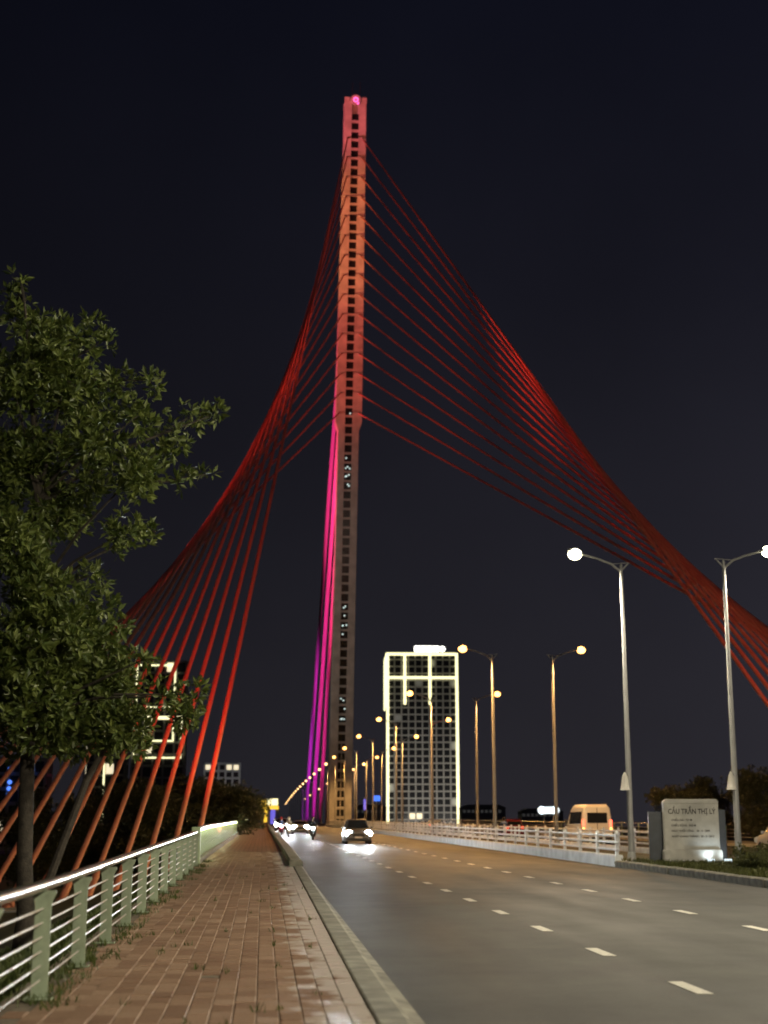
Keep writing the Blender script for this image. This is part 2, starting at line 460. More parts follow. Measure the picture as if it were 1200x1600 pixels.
# pavement
side = strip('pavement', lambda y: [(-2.45, walk_z(y) - .06), (-2.40, walk_z(y) - .022), (.98, walk_z(y) - .022)], M['mortar'], ys=[-12, 0] + [4 + 2 * i for i in range(30)])
strip('bridge_pavement', lambda y: [(-2.45, walk_z(y)), (.86, walk_z(y))], M['far_tile'], ys=[62, 70, 80, 100, 130, 170, 220, 290, 350, 420, 500])
def tile_mesh():
    b = bmesh.new(); bmesh.ops.create_cube(b, size=1)
    for v in b.verts:
        v.co.x *= .194; v.co.y *= .394; v.co.z = v.co.z * .05 - .025
    top = [f for f in b.faces if f.normal.z > .5]
    bmesh.ops.bevel(b, geom=list(top[0].edges), offset=.007, segments=1, affect='EDGES')
    bmesh.ops.delete(b, geom=[f for f in b.faces if f.normal.z < -.5], context='FACES')
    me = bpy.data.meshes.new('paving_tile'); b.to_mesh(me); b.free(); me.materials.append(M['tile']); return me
TILE = tile_mesh()
tv = [v.co.copy() for v in TILE.vertices]; tf = [tuple(p.vertices) for p in TILE.polygons]
stuff = MB(); ntile = 0
row = 0
y = 11.35
while y < 62:
    off = 0
    for c in range(16):
        x = .875 - c * .2
        if x - .097 < -2.05 and random.random() < .55: continue
        if random.random() < .006: continue
        loc = Vector((x + random.uniform(-.002, .002), y + (.2 if c % 2 else 0) + random.uniform(-.004, .004), walk_z(y) + random.gauss(0, .0022) - (.012 if x < -1.7 else 0)))
        rot = (random.gauss(.0058, .007), random.gauss(0, .008), random.gauss(0, .006))
        if ntile < 300:
            link('paving_tile', TILE, side, loc, rot); ntile += 1
        else:
            Rm = Matrix.Rotation(rot[2], 3, 'Z') @ Matrix.Rotation(rot[1], 3, 'Y') @ Matrix.Rotation(rot[0], 3, 'X')
            stuff.add([loc + Rm @ v for v in tv], tf)
    y += .4; row += 1
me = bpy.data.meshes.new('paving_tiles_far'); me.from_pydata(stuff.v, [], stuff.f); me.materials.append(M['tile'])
link('paving_tiles_far', me, side)['kind'] = 'stuff'

# deck body under the bridge part
strip('bridge_deck', lambda y: [(-2.55, walk_z(y) - .05), (-2.62, walk_z(y) - .5), (2, g(y) - 3.2), (29, g(y) - 3.2), (33.4, g(y) - .5), (33.3, g(y) - .25), (1.3, g(y) - .25), (.9, walk_z(y) - .06)], M['concrete'],
      ys=[62, 80, 110, 150, 200, 260, 330, 400, 500, 620, 760], closed=True)
strip('pavement_opposite', lambda y: [(30, road_z(y) - .1), (30, g(y) + .08), (33.4, g(y) + .08), (33.4, g(y) - 1)], M['concrete'])

# median
strip('median', lambda y: [(MED0 + .28, g(y) + .05), (XC, g(y) + .14), (MED1 - .28, g(y) + .05)], M['soil'])

# ------------------------------------------------------------------ lights
def aim(o, target):
    o.rotation_euler = (Vector(target) - o.location).to_track_quat('-Z', 'Y').to_euler()
def spot(name, loc, target, power, col, size_deg, blend=.5, radius=.15, parent=None):
    if power > 250000: radius = 5.0      # source widened to soften the shadows cables cast on each other
    l = bpy.data.lights.new(name, 'SPOT'); l.energy = power; l.color = col; l.spot_size = math.radians(size_deg); l.spot_blend = blend; l.shadow_soft_size = radius
    o = bpy.data.objects.new(name, l); COL.objects.link(o)
    o.location = loc
    aim(o, target)
    if parent is not None:
        o.parent = parent; o.matrix_parent_inverse = Matrix.Translation(parent.location).inverted()
    return o
def point(name, loc, power, col, radius=.2, parent=None):
    l = bpy.data.lights.new(name, 'POINT'); l.energy = power; l.color = col; l.shadow_soft_size = radius
    o = bpy.data.objects.new(name, l); COL.objects.link(o); o.location = loc
    if parent is not None: o.parent = parent
    return o

# ------------------------------------------------------------------ bridge pylon
BASE = Vector((15.4, 290.0, 1.2)); TOP = Vector((16.15, 262.0, 145.7))
PL = (TOP - BASE).length
pyl = empty('bridge_pylon', BASE, label='tall leaning bridge tower, red lit, with red stay cables fanning out', cat='bridge tower')
pz = (TOP - BASE).normalized(); px_ = Vector((1, 0, 0)); px_ = (px_ - pz * px_.dot(pz)).normalized(); py_ = pz.cross(px_)
pyl.rotation_euler = Matrix((px_, py_, pz)).transposed().to_euler()
PMAT = Matrix.Translation(BASE) @ Matrix((px_, py_, pz)).transposed().to_4x4()
ZS = 81.5      # where the wide anchorage head begins
def half_w(z):
    if z < ZS: return 2.28 - .20 * z / ZS
    return 2.66 - .50 * (z - ZS) / (PL - ZS)
D0 = 2.6
WW = .74       # half width of the window bay
body = MB()
for s in (-1, 1):
    ring = []
    for z in (-1.5, ZS - 1.9, ZS - 1.8, ZS, PL * .9, PL - 1.0):
        w = half_w(min(z, ZS - .01)) if z < ZS - .5 else half_w(max(z, ZS))
        ring.append([(s * WW, -D0, z), (s * (w - .05), -D0, z), (s * w, -D0 + .05, z), (s * w, D0 - .05, z), (s * (w - .05), D0, z), (s * WW, D0, z)])
    body.loft(ring)
body.b2((-WW, -D0 + .9, -1.5), (WW, D0 - .1, PL - 1.0))
body.build('shaft', M['pylon'], pyl)
PITCH = 1.868
NW = int((PL - 2.0) / PITCH)
cross_me = MB().b2((-WW, -D0 + .08, -.22), (WW, -D0 + .9, .22)).mesh('cross_bar', M['pylon'])
pane_me = MB().b2((-WW + .02, 0, -.70), (WW - .02, .06, .70)).mesh('window', M['pane_dark'])
mull_me = MB().b2((-.08, -.25, -.62), (.08, .0, .62)).mesh('mullion', M['pylon'])
lit = {11: 3, 12: 1, 13: 2, 20: 1, 21: 3, 22: 1, 23: 2, 36: 2, 37: 3, 38: 3, 39: 1, 44: 1}
for k in range(NW):
    z = 1.5 + PITCH * k
    link('cross_bar', cross_me, pyl, (0, 0, z - PITCH / 2))
    w = link('window', pane_me, pyl, (0, -D0 + .62, z))
    if k < 9: link('mullion', mull_me, w)
    if k in lit:
        for q in range(lit[k]):
            MB().lathe([(.02, -.1), (.13, -.1), (.16, 0), (.13, .1), (.02, .1)], n=8, axis='Y').build('lamp', glow('stair_lamp', (.8, 1, .95), .8) if 'stair_lamp' not in bpy.data.materials else bpy.data.materials['stair_lamp'], w, loc=(random.uniform(-.45, .45), -.22, random.uniform(-.35, .35)))
top_ = MB()
top_.b2((-2.24, -D0 - .12, PL - 1.0), (2.24, D0, PL - .55))
for s in (-1, 1):
    top_.b2((s * 2.24, -D0 - .1, PL - .55), (s * 1.15, -D0 + .5, PL + .25)); top_.b2((s * 2.24, D0 - .8, PL - .55), (s * 1.35, D0 - .1, PL + .25))
top_.build('parapet', M['pylon'], pyl, bevel=.06)
MB().lathe([(.55, -.12), (1.02, -.15), (1.10, 0), (1.02, .12), (.55, .1)], (0, -D0 - .2, PL - .35), 24, 'Y').build('emblem_disc', M['pylon'], pyl, smooth=True)
ringm = MB(); ringm.tube([(.42 * math.cos(a), -D0 - .42, PL - .35 + .42 * math.sin(a)) for a in [i * 2 * PI / 20 for i in range(21)]], .10, 6)
ringm.build('emblem_lamp_ring', M['magenta'], pyl, smooth=True)
MB().lathe([(.05, -.1), (.2, -.1), (.2, .1), (.05, .1)], (.45, -D0 - .42, PL - 1.1), 10, 'Y').build('beacon', M['magenta'], pyl)
for x in (-.6, 1.0):
    MB().tube([(x, 0, PL - .5), (x, 0, PL + 4.2)], .05, 6).build('antenna', M['dark_metal'], pyl)

# stay cables: fifteen on each side to the anchor wings, fifteen behind in the middle
inv = PMAT.inverted()
def zp(ypix):           # height along the shaft of a cable socket
    return PL * (1 - ypix)
sock_me = MB().lathe([(.20, -.9), (.24, -.9), (.24, .3), (.16, .5)], n=10).mesh('socket', M['pylon'])
YA = 79.0
anch_loc = {}
for side_ in (-1, 1):
    for k in range(15):
        u = k / 14
        z = PL - 8.1 - 3.98 * k
        lp = Vector((side_ * (half_w(z) - .75), -D0 - .1, z))
        P = PMAT @ lp
        A = Vector((XC + side_ * (19.04 + 17.0 * u), YA, 0.0))
        d = (A - P).normalized()
        A = A + d * ((A.z + 2.6) / -d.z)
        la = inv @ A
        o = MB().tube([lp, la], .155, 10, cap=False).build('stay_cable', M['cable'], pyl, smooth=True)
        dl = (la - lp).normalized()
        q = dl.to_track_quat('Z', 'Y').to_euler()
        link('socket', sock_me, o, lp - dl * .1, q)
        s2 = MB().lathe([(.16, -2.2), (.20, -2.1), (.20, .2), (.30, .2), (.30, .5)], n=12).build('anchor_pipe', M['cable'], o, loc=la - dl * .9, rot=q, smooth=True)
        anch_loc[(side_, k)] = A
for k in range(15):
    z = PL - 7.0 - 3.98 * k
    lp = Vector((0, D0 + .05, z)); P = PMAT @ lp
    ya = (530, 520, 511, 502, 456, 448, 440, 432, 396, 388, 380, 352, 345, 338, 331)[k]
    A = Vector((XC, ya, g(ya) + .5))
    la = inv @ A
    MB().tube([lp, la], .17, 10, cap=False).build('stay_cable', M['main_cable'], pyl, smooth=True)

# concrete anchor wings carrying the backstays
for s, lab in ((-1, 'dark concrete anchor wing for the stay cables beyond the green railing'), (1, 'dark concrete anchor wing for the stay cables beyond the opposite road')):
    wng = empty('cable_anchor_block', (XC + s * 18.6, YA - 3, -3.6), label=lab, cat='anchor block', group='cable anchor blocks')
    MB().prism([(0, -2.6), (s * 21, -2.6), (s * 21, 1.0), (s * 1, 1.3), (0, 1.3)], -4.2, 2.2, 'XZ').build('wing', M['concrete'], wng, bevel=.08)

# floodlights, the bank ones added out of view, throw red, orange and magenta up the tower and cables
flood_body = MB().b2((-.28, -.16, .25), (.28, .16, .6)).mesh('lamp_head', M['dark_metal'])
flood_yoke = MB().b2((-.33, -.04, 0), (-.29, .04, .45)).b2((.29, -.04, 0), (.33, .04, .45)).b2((-.33, -.1, 0), (.33, .1, .04)).mesh('bracket', M['dark_metal'])
def flood(loc, target, power, col, deg, blend, label, group='floodlights on the bridge'):
    e = empty('floodlight', loc, label=label, cat='floodlight', group=group)
    link('lamp_head', flood_body, e); link('bracket', flood_yoke, e)
    v = (Vector(target) - Vector(loc)).normalized()
    l = spot('flood_light', Vector(loc) + Vector((0, 0, .45)) + v * .45, target, power, col, deg, blend, .2)
    l.parent = e; l.matrix_parent_inverse = Matrix.Translation(e.location).inverted()
    return e
def pt(z): return PMAT @ Vector((0, -D0, z))
KW = 1000.0
BK = -5.6
flood((-205, 118, BK), pt(141), 4300 * KW, (1, .16, .21), 3.8, .8, 'added floodlight on the river bank aimed at the tower tip', 'added floodlights on the river bank')
flood((-203, 119, BK), pt(118), 4200 * KW, (1, .31, .12), 6.6, .8, 'added floodlight on the river bank aimed at the upper tower', 'added floodlights on the river bank')
flood((-201, 120, BK), pt(93), 1700 * KW, (1, .18, .13), 6.6, .7, 'added floodlight on the river bank aimed at the tower head', 'added floodlights on the river bank')
flood((-199, 121, BK), pt(45), 640 * KW, (1, .78, .64), 18, .9, 'added floodlight on the river bank aimed at the lower tower', 'added floodlights on the river bank')
for i, (yy, ty, tz, p, deg, c) in enumerate(((300, 296, 74, 2600, 28, (1, .06, .15)), (335, 318, 52, 3200, 30, (1, .05, .24)), (375, 375, 30, 2300, 30, (1, .04, .42)), (350, 352, 82, 2300, 30, (1, .05, .30)), (420, 425, 22, 2200, 30, (.95, .04, .80)), (465, 480, 14, 2000, 30, (.75, .04, 1.0)))):
    flood((-112, yy, BK), (XC, ty, tz), p * KW, c, deg, .9, ['first', 'second', 'third', 'fourth', 'fifth', 'sixth'][i] + ' added magenta floodlight out on the dark river bank', 'added floodlights on the river bank')
for s in (-1, 1):
    wd = 'walkway' if s < 0 else 'far'
    flood((XC + s * 18.8, 68, -.1), (XC + s * 15.6, 108, 30), (62 if s < 0 else 34) * KW, ((1, .05, .04) if s < 0 else (1, .17, .10)), (60 if s < 0 else 42), .9, 'red floodlight at the cable feet on the ' + wd + ' side', 'floodlights under the stay cables')
    flood((XC + s * 24, 66, -3.2), (XC + s * 24, 110, 26), (62 if s < 0 else 34) * KW, ((1, .06, .045) if s < 0 else (1, .17, .10)), (70 if s < 0 else 44), .9, 'red floodlight in the garden under the ' + wd + ' side cables', 'floodlights under the stay cables')
    flood((XC + s * 88, 120, BK), (XC + s * 17.0, 143, 38), 1100 * KW, (1, .10, .08), 16, .9, 'added red floodlight on the bank off the ' + wd + ' side, aimed mid cable', 'floodlights under the stay cables')
    flood((XC + s * 92, 124, BK), (XC + s * 8.0, 212, 82), 480 * KW, (1, .16, .10), 36, .9, 'added red floodlight on the bank off the ' + wd + ' side, aimed high', 'floodlights under the stay cables')

# ------------------------------------------------------------------ street lamps on the median
def lamp_post(x, y, s, kind, label, light=True, power=1.0, pennant=False, H=11.1, far=False, allround=False):
    e = empty('street_lamp', (x, y, g(y) + .08), label=label, cat='street lamp', group='lamp posts along the median')
    pm = M['pole_red_lit'] if kind == 'red' else M['pole']
    s = s * .76
    key = ('lp', s, kind == 'white', kind == 'red', far)
    if key not in cache:
        c = {}
        c['pole'] = MB().lathe([(.125, 0), (.125, 1.1), (.115, 1.15), (.062, H), (.03, H + .06)], n=12).mesh('pole', pm, True)
        c['base'] = MB().lathe([(.26, 0), (.26, .04), (.17, .05), (.15, .32), (.13, .34)], n=12).mesh('base_flange', pm, True)
        c['arm'] = MB().tube([(0, 0, H - .25), (s * .5, 0, H + .06), (s * 1.2, 0, H + .26), (s * 1.95, 0, H + .42)], [.05, .045, .04, .035], 8).tube([(0, 0, H - .2), (-s * .42, 0, H + .12)], [.04, .022], 8).tube([(-s * .42, 0, H + .12), (s * .5, 0, H + .06)], .018, 6).mesh('arm', pm, True)
        hd = MB()
        rings = []
        for t, w, h0, h1 in ((0, .05, -.03, .04), (.12, .13, -.05, .07), (.45, .17, -.06, .10), (.75, .13, -.05, .08), (.82, .04, -.02, .03)):
            rings.append([(s * (1.9 + t), -w, H + .42 + h0 + t * .2), (s * (1.9 + t), w, H + .42 + h0 + t * .2), (s * (1.9 + t), w * .6, H + .42 + h1 + t * .2), (s * (1.9 + t), -w * .6, H + .42 + h1 + t * .2)])
        hd.loft(rings)
        c['head'] = hd.mesh('luminaire', pm, True, 0)
        ln = MB()
        rr = []
        for t in range(9):
            a = PI * (t / 8 - .5) * .98
            rr.append([(s * 2.36 + .27 * math.cos(a) * math.cos(q), .24 * math.cos(a) * math.sin(q), H + .42 - .22 * math.sin(a)) for q in [i * 2 * PI / 12 for i in range(12)]])
        ln.loft(rr)
        c['lens'] = ln.mesh('lens', M['lamp_white'] if kind == 'white' else (M['lamp_far'] if far else M['lamp_sodium']), True)
        cache[key] = c
    c = cache[key]
    link('pole', c['pole'], e); link('base_flange', c['base'], e); link('arm', c['arm'], e)
    h = link('luminaire', c['head'], e)
    link('lens', c['lens'], h)
    if pennant:
        MB().lathe([(.02, 0), (.10, -.15), (.17, -.62), (.20, -.66), (.02, -.67)], (-.16, -.04, 3.25), 10).build('furled_pennant', M['pennant'], e, smooth=True)
    if light:
        col = (1, .88, .66) if kind == 'white' else (1, .52, .17)
        l = point('lamp_light', (0, 0, 0), power * 2000, col, .4) if allround else spot('lamp_light', (0, 0, 0), (0, 0, -1), power * (2000 if kind == 'white' else 4200), col, 172, .35, .3)
        l.parent = e; l.location = (s * 2.36, 0, H - .14)
    return e
cache = {}
ORD = ['first', 'second', 'third', 'fourth', 'fifth', 'sixth', 'seventh', 'eighth', 'ninth', 'tenth', 'eleventh', 'twelfth', 'thirteenth', 'fourteenth', 'fifteenth', 'sixteenth', 'seventeenth', 'eighteenth', 'nineteenth', 'twentieth', 'twenty-first', 'twenty-second', 'twenty-third', 'twenty-fourth', 'twenty-fifth', 'twenty-sixth']
# two lamps of the same rows stand beside and behind the photographer
lamp_post(13.62, 21.5, -1, 'white', 'white lit lamp post on the median beside the photographer, outside the frame', power=3.2, allround=True)
lamp_post(13.62, -10, -1, 'white', 'white lit lamp post on the median behind the photographer, outside the frame', power=7.5, allround=True)
lamp_post(17.28, 21.5, 1, 'white', 'white lit lamp post over the opposite road, outside the frame', power=1.0)
for k in range(23):
    y = 52.6 + 31.3 * k
    kind = 'white' if k == 0 else 'sodium'
    lamp_post(13.62, y, -1, kind, ('white lit lamp post reaching over the near road, in front of the cables' if k == 0 else ORD[k] + ' lamp post, orange lit, in the row reaching over the near road'), light=k < 9, power=1.5 if k == 0 else 1.0, pennant=(k == 0), far=k > 6)
    if k < 20:
        kd = 'white' if k == 0 else ('red' if k == 3 else 'sodium')
        lamp_post(17.28, y - (1.2 if k == 0 else 0), 1, kd, ('white lit lamp post beside the stone name slab' if k == 0 else (ORD[k] + ' lamp post' + (' with red light tinted into its pole' if k == 3 else ', orange lit,') + ' in the row reaching over the opposite road')), light=k < 9, power=.8 if k == 0 else .75, pennant=(k == 0), far=k > 6)

# ------------------------------------------------------------------ green railing along the garden
LR_X = -2.06
lr = empty('green_railing', (LR_X, 0, 0), label='green flat-post railing with steel handrail along the brick pavement', cat='railing')
post_poly = [(-.078, 0), (.078, 0), (.075, .82), (.085, .89), (.118, .96), (.115, .985), (-.115, .985), (-.118, .96), (-.085, .89), (-.075, .82)]
post_me = MB().prism(post_poly, -.013, .013, 'XZ').mesh('post', M['post_green'], False, .003)
foot_me = MB().b2((-.13, -.10, 0), (.13, .10, .014)).mesh('base_plate', M['post_green'])
bolt_me = MB().lathe([(.014, 0), (.014, .03), (.008, .035)], n=6).mesh('bolt', M['steel'])
posts_y = [14.1 - 2.85 * 2, 14.1 - 2.85] + [14.1 + 2.85 * i for i in range(12)]
for y in posts_y:
    p = link('post', post_me, lr, (0, y, walk_z(y)))
    f = link('base_plate', foot_me, p)
    link('bolt', bolt_me, p, (.11, .075, .014)); link('bolt', bolt_me, p, (.11, -.075, .014))
ys_r = [posts_y[0] + (posts_y[-1] - posts_y[0]) * i / 26 for i in range(27)]
for i, h in enumerate((.17, .30, .43, .56, .69, .82)):
    MB().tube([(-.0, y, walk_z(y) + h) for y in ys_r], .0115, 8).build('thin_rail', M['thin_rail'], lr, smooth=True)
MB().tube([(0, y, walk_z(y) + 1.035) for y in ys_r], .052, 14).build('handrail', M['steel'], lr, smooth=True)

# brighter railing on the bridge itself, dense pale bars with a lit strip under the handrail
br = empty('bridge_railing', (-2.1, 0, 0), label='brightly lit pale green bridge railing of dense upright bars', cat='railing')
bar_me = MB().b2((-.018, -.022, .14), (.018, .022, 1.0)).mesh('bar', M['bar_pale'])
y0b = posts_y[-1] + 1.1
ybs = [y0b + (196 - y0b) * i / 30 for i in range(31)]
n_bar = 0
yb = y0b + .2
far_b = MB()
while yb < 196:
    if n_bar < 200: link('bar', bar_me, br, (0, yb, walk_z(yb) + .05))
    else: far_b.b2((-.02, yb - .035, walk_z(yb) + .2), (.02, yb + .035, walk_z(yb) + 1.05))
    n_bar += 1
    yb += .55
far_b.build('bars', M['bar_pale'], br)['kind'] = 'stuff'
def ysw(prof, name, mat, par, ys, smooth=False):
    rings = [[(x, y, walk_z(y) + z) for x, z in prof] for y in ys]
    return MB().loft(rings).build(name, mat, par, smooth=smooth)
ysw([(-.10, .0), (.12, .0), (.12, .17), (-.10, .17)], 'plinth', M['kerb'], br, ybs)
ysw([(.055 * math.cos(a), 1.12 + .055 * math.sin(a)) for a in [i * 2 * PI / 10 for i in range(10)]], 'handrail', M['steel'], br, ybs, True)
ysw([(.03, 1.035), (.06, 1.035), (.06, 1.055), (.03, 1.055)], 'light_strip', glow('rail_light_strip', (.90, 1.0, .55), 15), br, ybs)
for yy in (y0b, 196):
    ep = MB().b2((-.14, yy - .14, walk_z(yy)), (.14, yy + .14, walk_z(yy) + 1.18)).build('end_post', M['bar_pale'], br, bevel=.02)
MB().lathe([(.02, 0), (.16, .04), (.26, .2), (.26, .3), (.16, .46), (.02, .5)], (0, 196, walk_z(196) + 1.2), 14).build('globe_lamp', glow('globe_glass', (.9, 1, .95), 3), br, smooth=True)

# ------------------------------------------------------------------ white barriers with rails on both edges of the median, railing over the far side
BY = [56 + i * 6.2 for i in range(12)] + [130 + 15 * i for i in range(12)]
def median_rail(x, s, label, nstart=52.9):
    e = empty('median_railing', (x, 0, 0), label=label, cat='railing', group='white railings on the median')
    ysx = [nstart] + [y for y in BY if y > nstart + 1] + [300]
    cut = [nstart, 79.5, 300]
    for a, b in zip(cut[:-1], cut[1:]):
        yy = [a] + [y for y in ysx if a < y < b - .1] + [b - .06]
        MB().loft([[(-.17, y, road_z(y) - .1), (.17, y, road_z(y) - .1), (.15, y, road_z(y) + .40), (.12, y, road_z(y) + .43), (-.12, y, road_z(y) + .43), (-.15, y, road_z(y) + .40)] for y in yy]).build('barrier', M['white_barrier'], e)
    pm = MB().b2((-.055, -.075, 0), (.055, .075, .80)).lathe([(.075, .80), (.055, .86), (.01, .875)], n=8).mesh('post', M['white_rail'])
    far = MB(); y = nstart + .3
    while y < 299:
        if y < 150: link('post', pm, e, (0, y, road_z(y) + .43))
        else: far.b2((-.055, y - .075, road_z(y) + .43), (.055, y + .075, road_z(y) + 1.28))
        y += 3.1
    far.build('posts', M['white_rail'], e)['kind'] = 'stuff'
    for h in (.62, .88, 1.13):
        MB().loft([[(.035 * math.cos(a), y, road_z(y) + h + .045 * math.sin(a)) for a in [i * PI / 4 for i in range(8)]] for y in ysx]).build('rail', M['white_rail'], e, smooth=True)
median_rail(MED0 + .17, 1, 'white barrier with posts and three rails edging the near road')
median_rail(MED1 - .17, -1, 'white barrier with posts and three rails edging the opposite road', 58)
ofr = empty('bridge_railing', (33.1, 0, 0), label='amber lit railing on the outer edge beyond the opposite road', cat='railing')
yo = [40, 60, 80, 100, 130, 170, 220, 300]
MB().loft([[(.07 * math.cos(a), y, g(y) + 1.2 + .07 * math.sin(a)) for a in [i * PI / 4 for i in range(8)]] for y in yo]).build('handrail', M['steel'], ofr, smooth=True)
ob = MB().b2((-.05, -.05, 0), (.05, .05, 1.15)).mesh('post', M['post_green'])
for i in range(40): link('post', ob, ofr, (0, 41 + 3 * i, g(41 + 3 * i) + .08))
for h in (.35, .6, .85): MB().loft([[(.02 * math.cos(a), y, g(y) + h + .02 * math.sin(a)) for a in [i * PI / 2 for i in range(4)]] for y in yo]).build('rail', M['thin_rail'], ofr)

# kerb stones of the planted end of the median
def kerb_line(x, s, name):
    kb = empty(name, (x, 0, 0), label='weathered kerb stones edging the planted median on the ' + ('near road' if s > 0 else 'opposite road'), cat='kerb', group='median kerbs')
    st = MB().prism([(-.14, -.2), (.14, -.2), (.14, .20), (.10, .235), (-.10, .235), (-.14, .20)], -.49, .49, 'XZ').mesh('kerb_stone', M['kerb'])
    y = 14
    ymax = 52.6 if s > 0 else 57.6
    while y < ymax:
        link('kerb_stone', st, kb, (random.uniform(-.012, .012), y + .5, road_z(y + .5) + random.uniform(-.008, .008)), (0, 0, random.gauss(0, .006)))
        y += 1.0
kerb_line(MED0 + .14, 1, 'median_kerb')
kerb_line(MED1 - .14, -1, 'median_kerb')

# ------------------------------------------------------------------ name slab
sg = empty('name_slab', (15.30, 50.6, g(50.6) + .10), math.radians(-6), label='pale stone slab lettered with the bridge name, dark panels behind', cat='sign')
MB().prism([(-.98, .42), (.98, .42), (.98, 2.12), (.90, 2.2), (-.90, 2.2), (-.98, 2.12)], -.16, .16, 'XZ').build('slab', M['stone'], sg, bevel=.02)
MB().prism([(-.98, 2.06), (.98, 2.06), (.98, 2.13), (.9, 2.215), (-.9, 2.215), (-.98, 2.13)], -.20, -.155, 'XZ').build('top_moulding', M['stone'], sg, bevel=.012)
MB().prism([(-1.03, 0), (1.03, 0), (1.03, .38), (.99, .46), (-.99, .46), (-1.03, .38)], -.30, .2, 'XZ').build('plinth', M['stone'], sg, bevel=.02)
MB().b2((-1.45, .30, 0), (-.93, .48, 1.78)).build('back_panel', M['slate'], sg, bevel=.02)
MB().b2((.93, .30, 0), (1.32, .48, 1.85)).build('back_panel', M['slate'], sg, bevel=.02)
MB().b2((-1.35, -.42, -.06), (1.35, .52, .06)).build('footing', M['dark_metal'], sg)
def text(s, size, loc, parent, mat, name, align='LEFT', rot=(PI / 2, 0, 0), ext=.004, sx=1):
    c = bpy.data.curves.new('txt', 'FONT'); c.body = s; c.size = size; c.extrude = ext; c.align_x = align; c.resolution_u = 2; c.offset = .02 * size
    o = bpy.data.objects.new('txt', c); COL.objects.link(o)
    me = bpy.data.meshes.new_from_object(o.evaluated_get(bpy.context.evaluated_depsgraph_get()))
    bpy.data.objects.remove(o); me.materials.clear(); me.materials.append(mat)
    t = link(name, me, parent, loc, rot); t.scale = (sx, 1, 1)
    return t
text('CẦU TRẦN THỊ LÝ', .25, (.02, -.166, 1.70), sg, M['ink'], 'title_lettering', 'CENTER', sx=.80)
for i, s in enumerate(('CHIỀU DÀI : 731 M', 'CHIỀU RỘNG : 34,5 M', 'NGÀY KHỞI CÔNG :  30 - 4 - 2009', 'NGÀY KHÁNH THÀNH :  29 - 3 - 2013')):
    text(s, .098, (-.72, -.165, 1.45 - .19 * i), sg, M['ink'], 'line_lettering', sx=.92)
for i, x in enumerate((.55, 1.15)):
    MB().b2((x - .12, -.62, .0), (x + .12, -.5, .14)).build('ground_lamp', glow('cool_lamp', (.75, .9, 1), 1.0) if i == 0 else bpy.data.materials['cool_lamp'], sg)
    l = spot('ground_light', (0, 0, 0), (0, 0, -1), 10, (.75, .9, 1), 110, .8, .08)
    l.parent = sg; l.location = (x, -.56, .2); l.rotation_euler = Vector((-.15, .55, .35)).to_track_quat('-Z', 'Y').to_euler()

# ------------------------------------------------------------------ vegetation
def leaf_cloud(name, centres, n, size, mat, parent=None, up=.5, fold=.25):
    # centres: (x, y, z, rx, ry, rz); rosettes of pointed leaves spread through each ellipsoid
    c = np.array(centres, float)
    wts = c[:, 3] * c[:, 4] * c[:, 5]; wts = wts ** .8; wts /= wts.sum()
    per = 7
    nr = n // per
    idx = rng.choice(len(c), nr, p=wts)
    d = rng.normal(size=(nr, 3)); d /= np.linalg.norm(d, axis=1)[:, None]
    rad = rng.random(nr) ** .45
    p = c[idx, :3] + d * rad[:, None] * c[idx, 3:6] * (1 + .12 * rng.normal(size=(nr, 1)))
    ax = d * .8 + np.array([0, 0, up]) + rng.normal(size=(nr, 3)) * .35
    ax /= np.linalg.norm(ax, axis=1)[:, None]
    P = np.repeat(p, per, 0); A = np.repeat(ax, per, 0)
    q = rng.normal(size=(nr * per, 3)); q /= np.linalg.norm(q, axis=1)[:, None]
    D = A * .7 + q * .9; D /= np.linalg.norm(D, axis=1)[:, None]
    W = np.cross(D, A + .3 * rng.normal(size=A.shape)); W /= np.linalg.norm(W, axis=1)[:, None] + 1e-9
    N_ = np.cross(W, D)
    S = size * (.6 + .7 * rng.random((nr * per, 1)))
    P = P + q * size * .15
    v0 = P; v1 = P + D * S * .5 + W * S * .20 + N_ * S * fold * .2; v2 = P + D * S + N_ * S * -.08; v3 = P + D * S * .5 - W * S * .20 + N_ * S * fold * .2
    V = np.stack([v0, v1, v2, v3], 1).reshape(-1, 3)
    me = bpy.data.meshes.new(name)
    m = nr * per
    F = [(4 * i, 4 * i + 1, 4 * i + 2, 4 * i + 3) for i in range(m)]
    me.from_pydata(V.tolist(), [], F); me.materials.append(mat)
    return link(name, me, parent)

def px_at(x, y, Y):
    d = cF * F_PX + cR * (x - 600) - cU * (y - 800)
    return Vector((0, 0, CAM_H)) + d * (Y / d.y)

# garden tree leaning over the railing
TY = 27.5
tb = px_at(38, 1400, TY); tb.z = bank_z(tb.x, TY) - .1
tree = empty('garden_tree', tb, label='large leafy tree hanging over the green railing, lit from the street', cat='tree')
cl = [(32, 440, 20), (22, 480, 34), (70, 535, 48), (135, 520, 34), (165, 530, 22), (20, 600, 55), (100, 600, 60), (180, 600, 34), (238, 595, 20), (215, 650, 34), (300, 650, 26), (342, 645, 22),
      (268, 690, 34), (140, 690, 52), (40, 720, 62), (212, 740, 42), (322, 742, 16), (288, 750, 24), (95, 800, 52), (190, 835, 36), (228, 832, 18), (20, 850, 55), (60, 920, 56), (140, 900, 30), (160, 945, 30),
      (100, 990, 62), (30, 1020, 74), (178, 1000, 34), (150, 1070, 70), (225, 1030, 26), (60, 1105, 76), (258, 1088, 30), (305, 1085, 26), (185, 1135, 52), (292, 1118, 30), (110, 1150, 44), (30, 1165, 36), (215, 1160, 26), (140, 760, 30), (165, 640, 26)]
cen = []
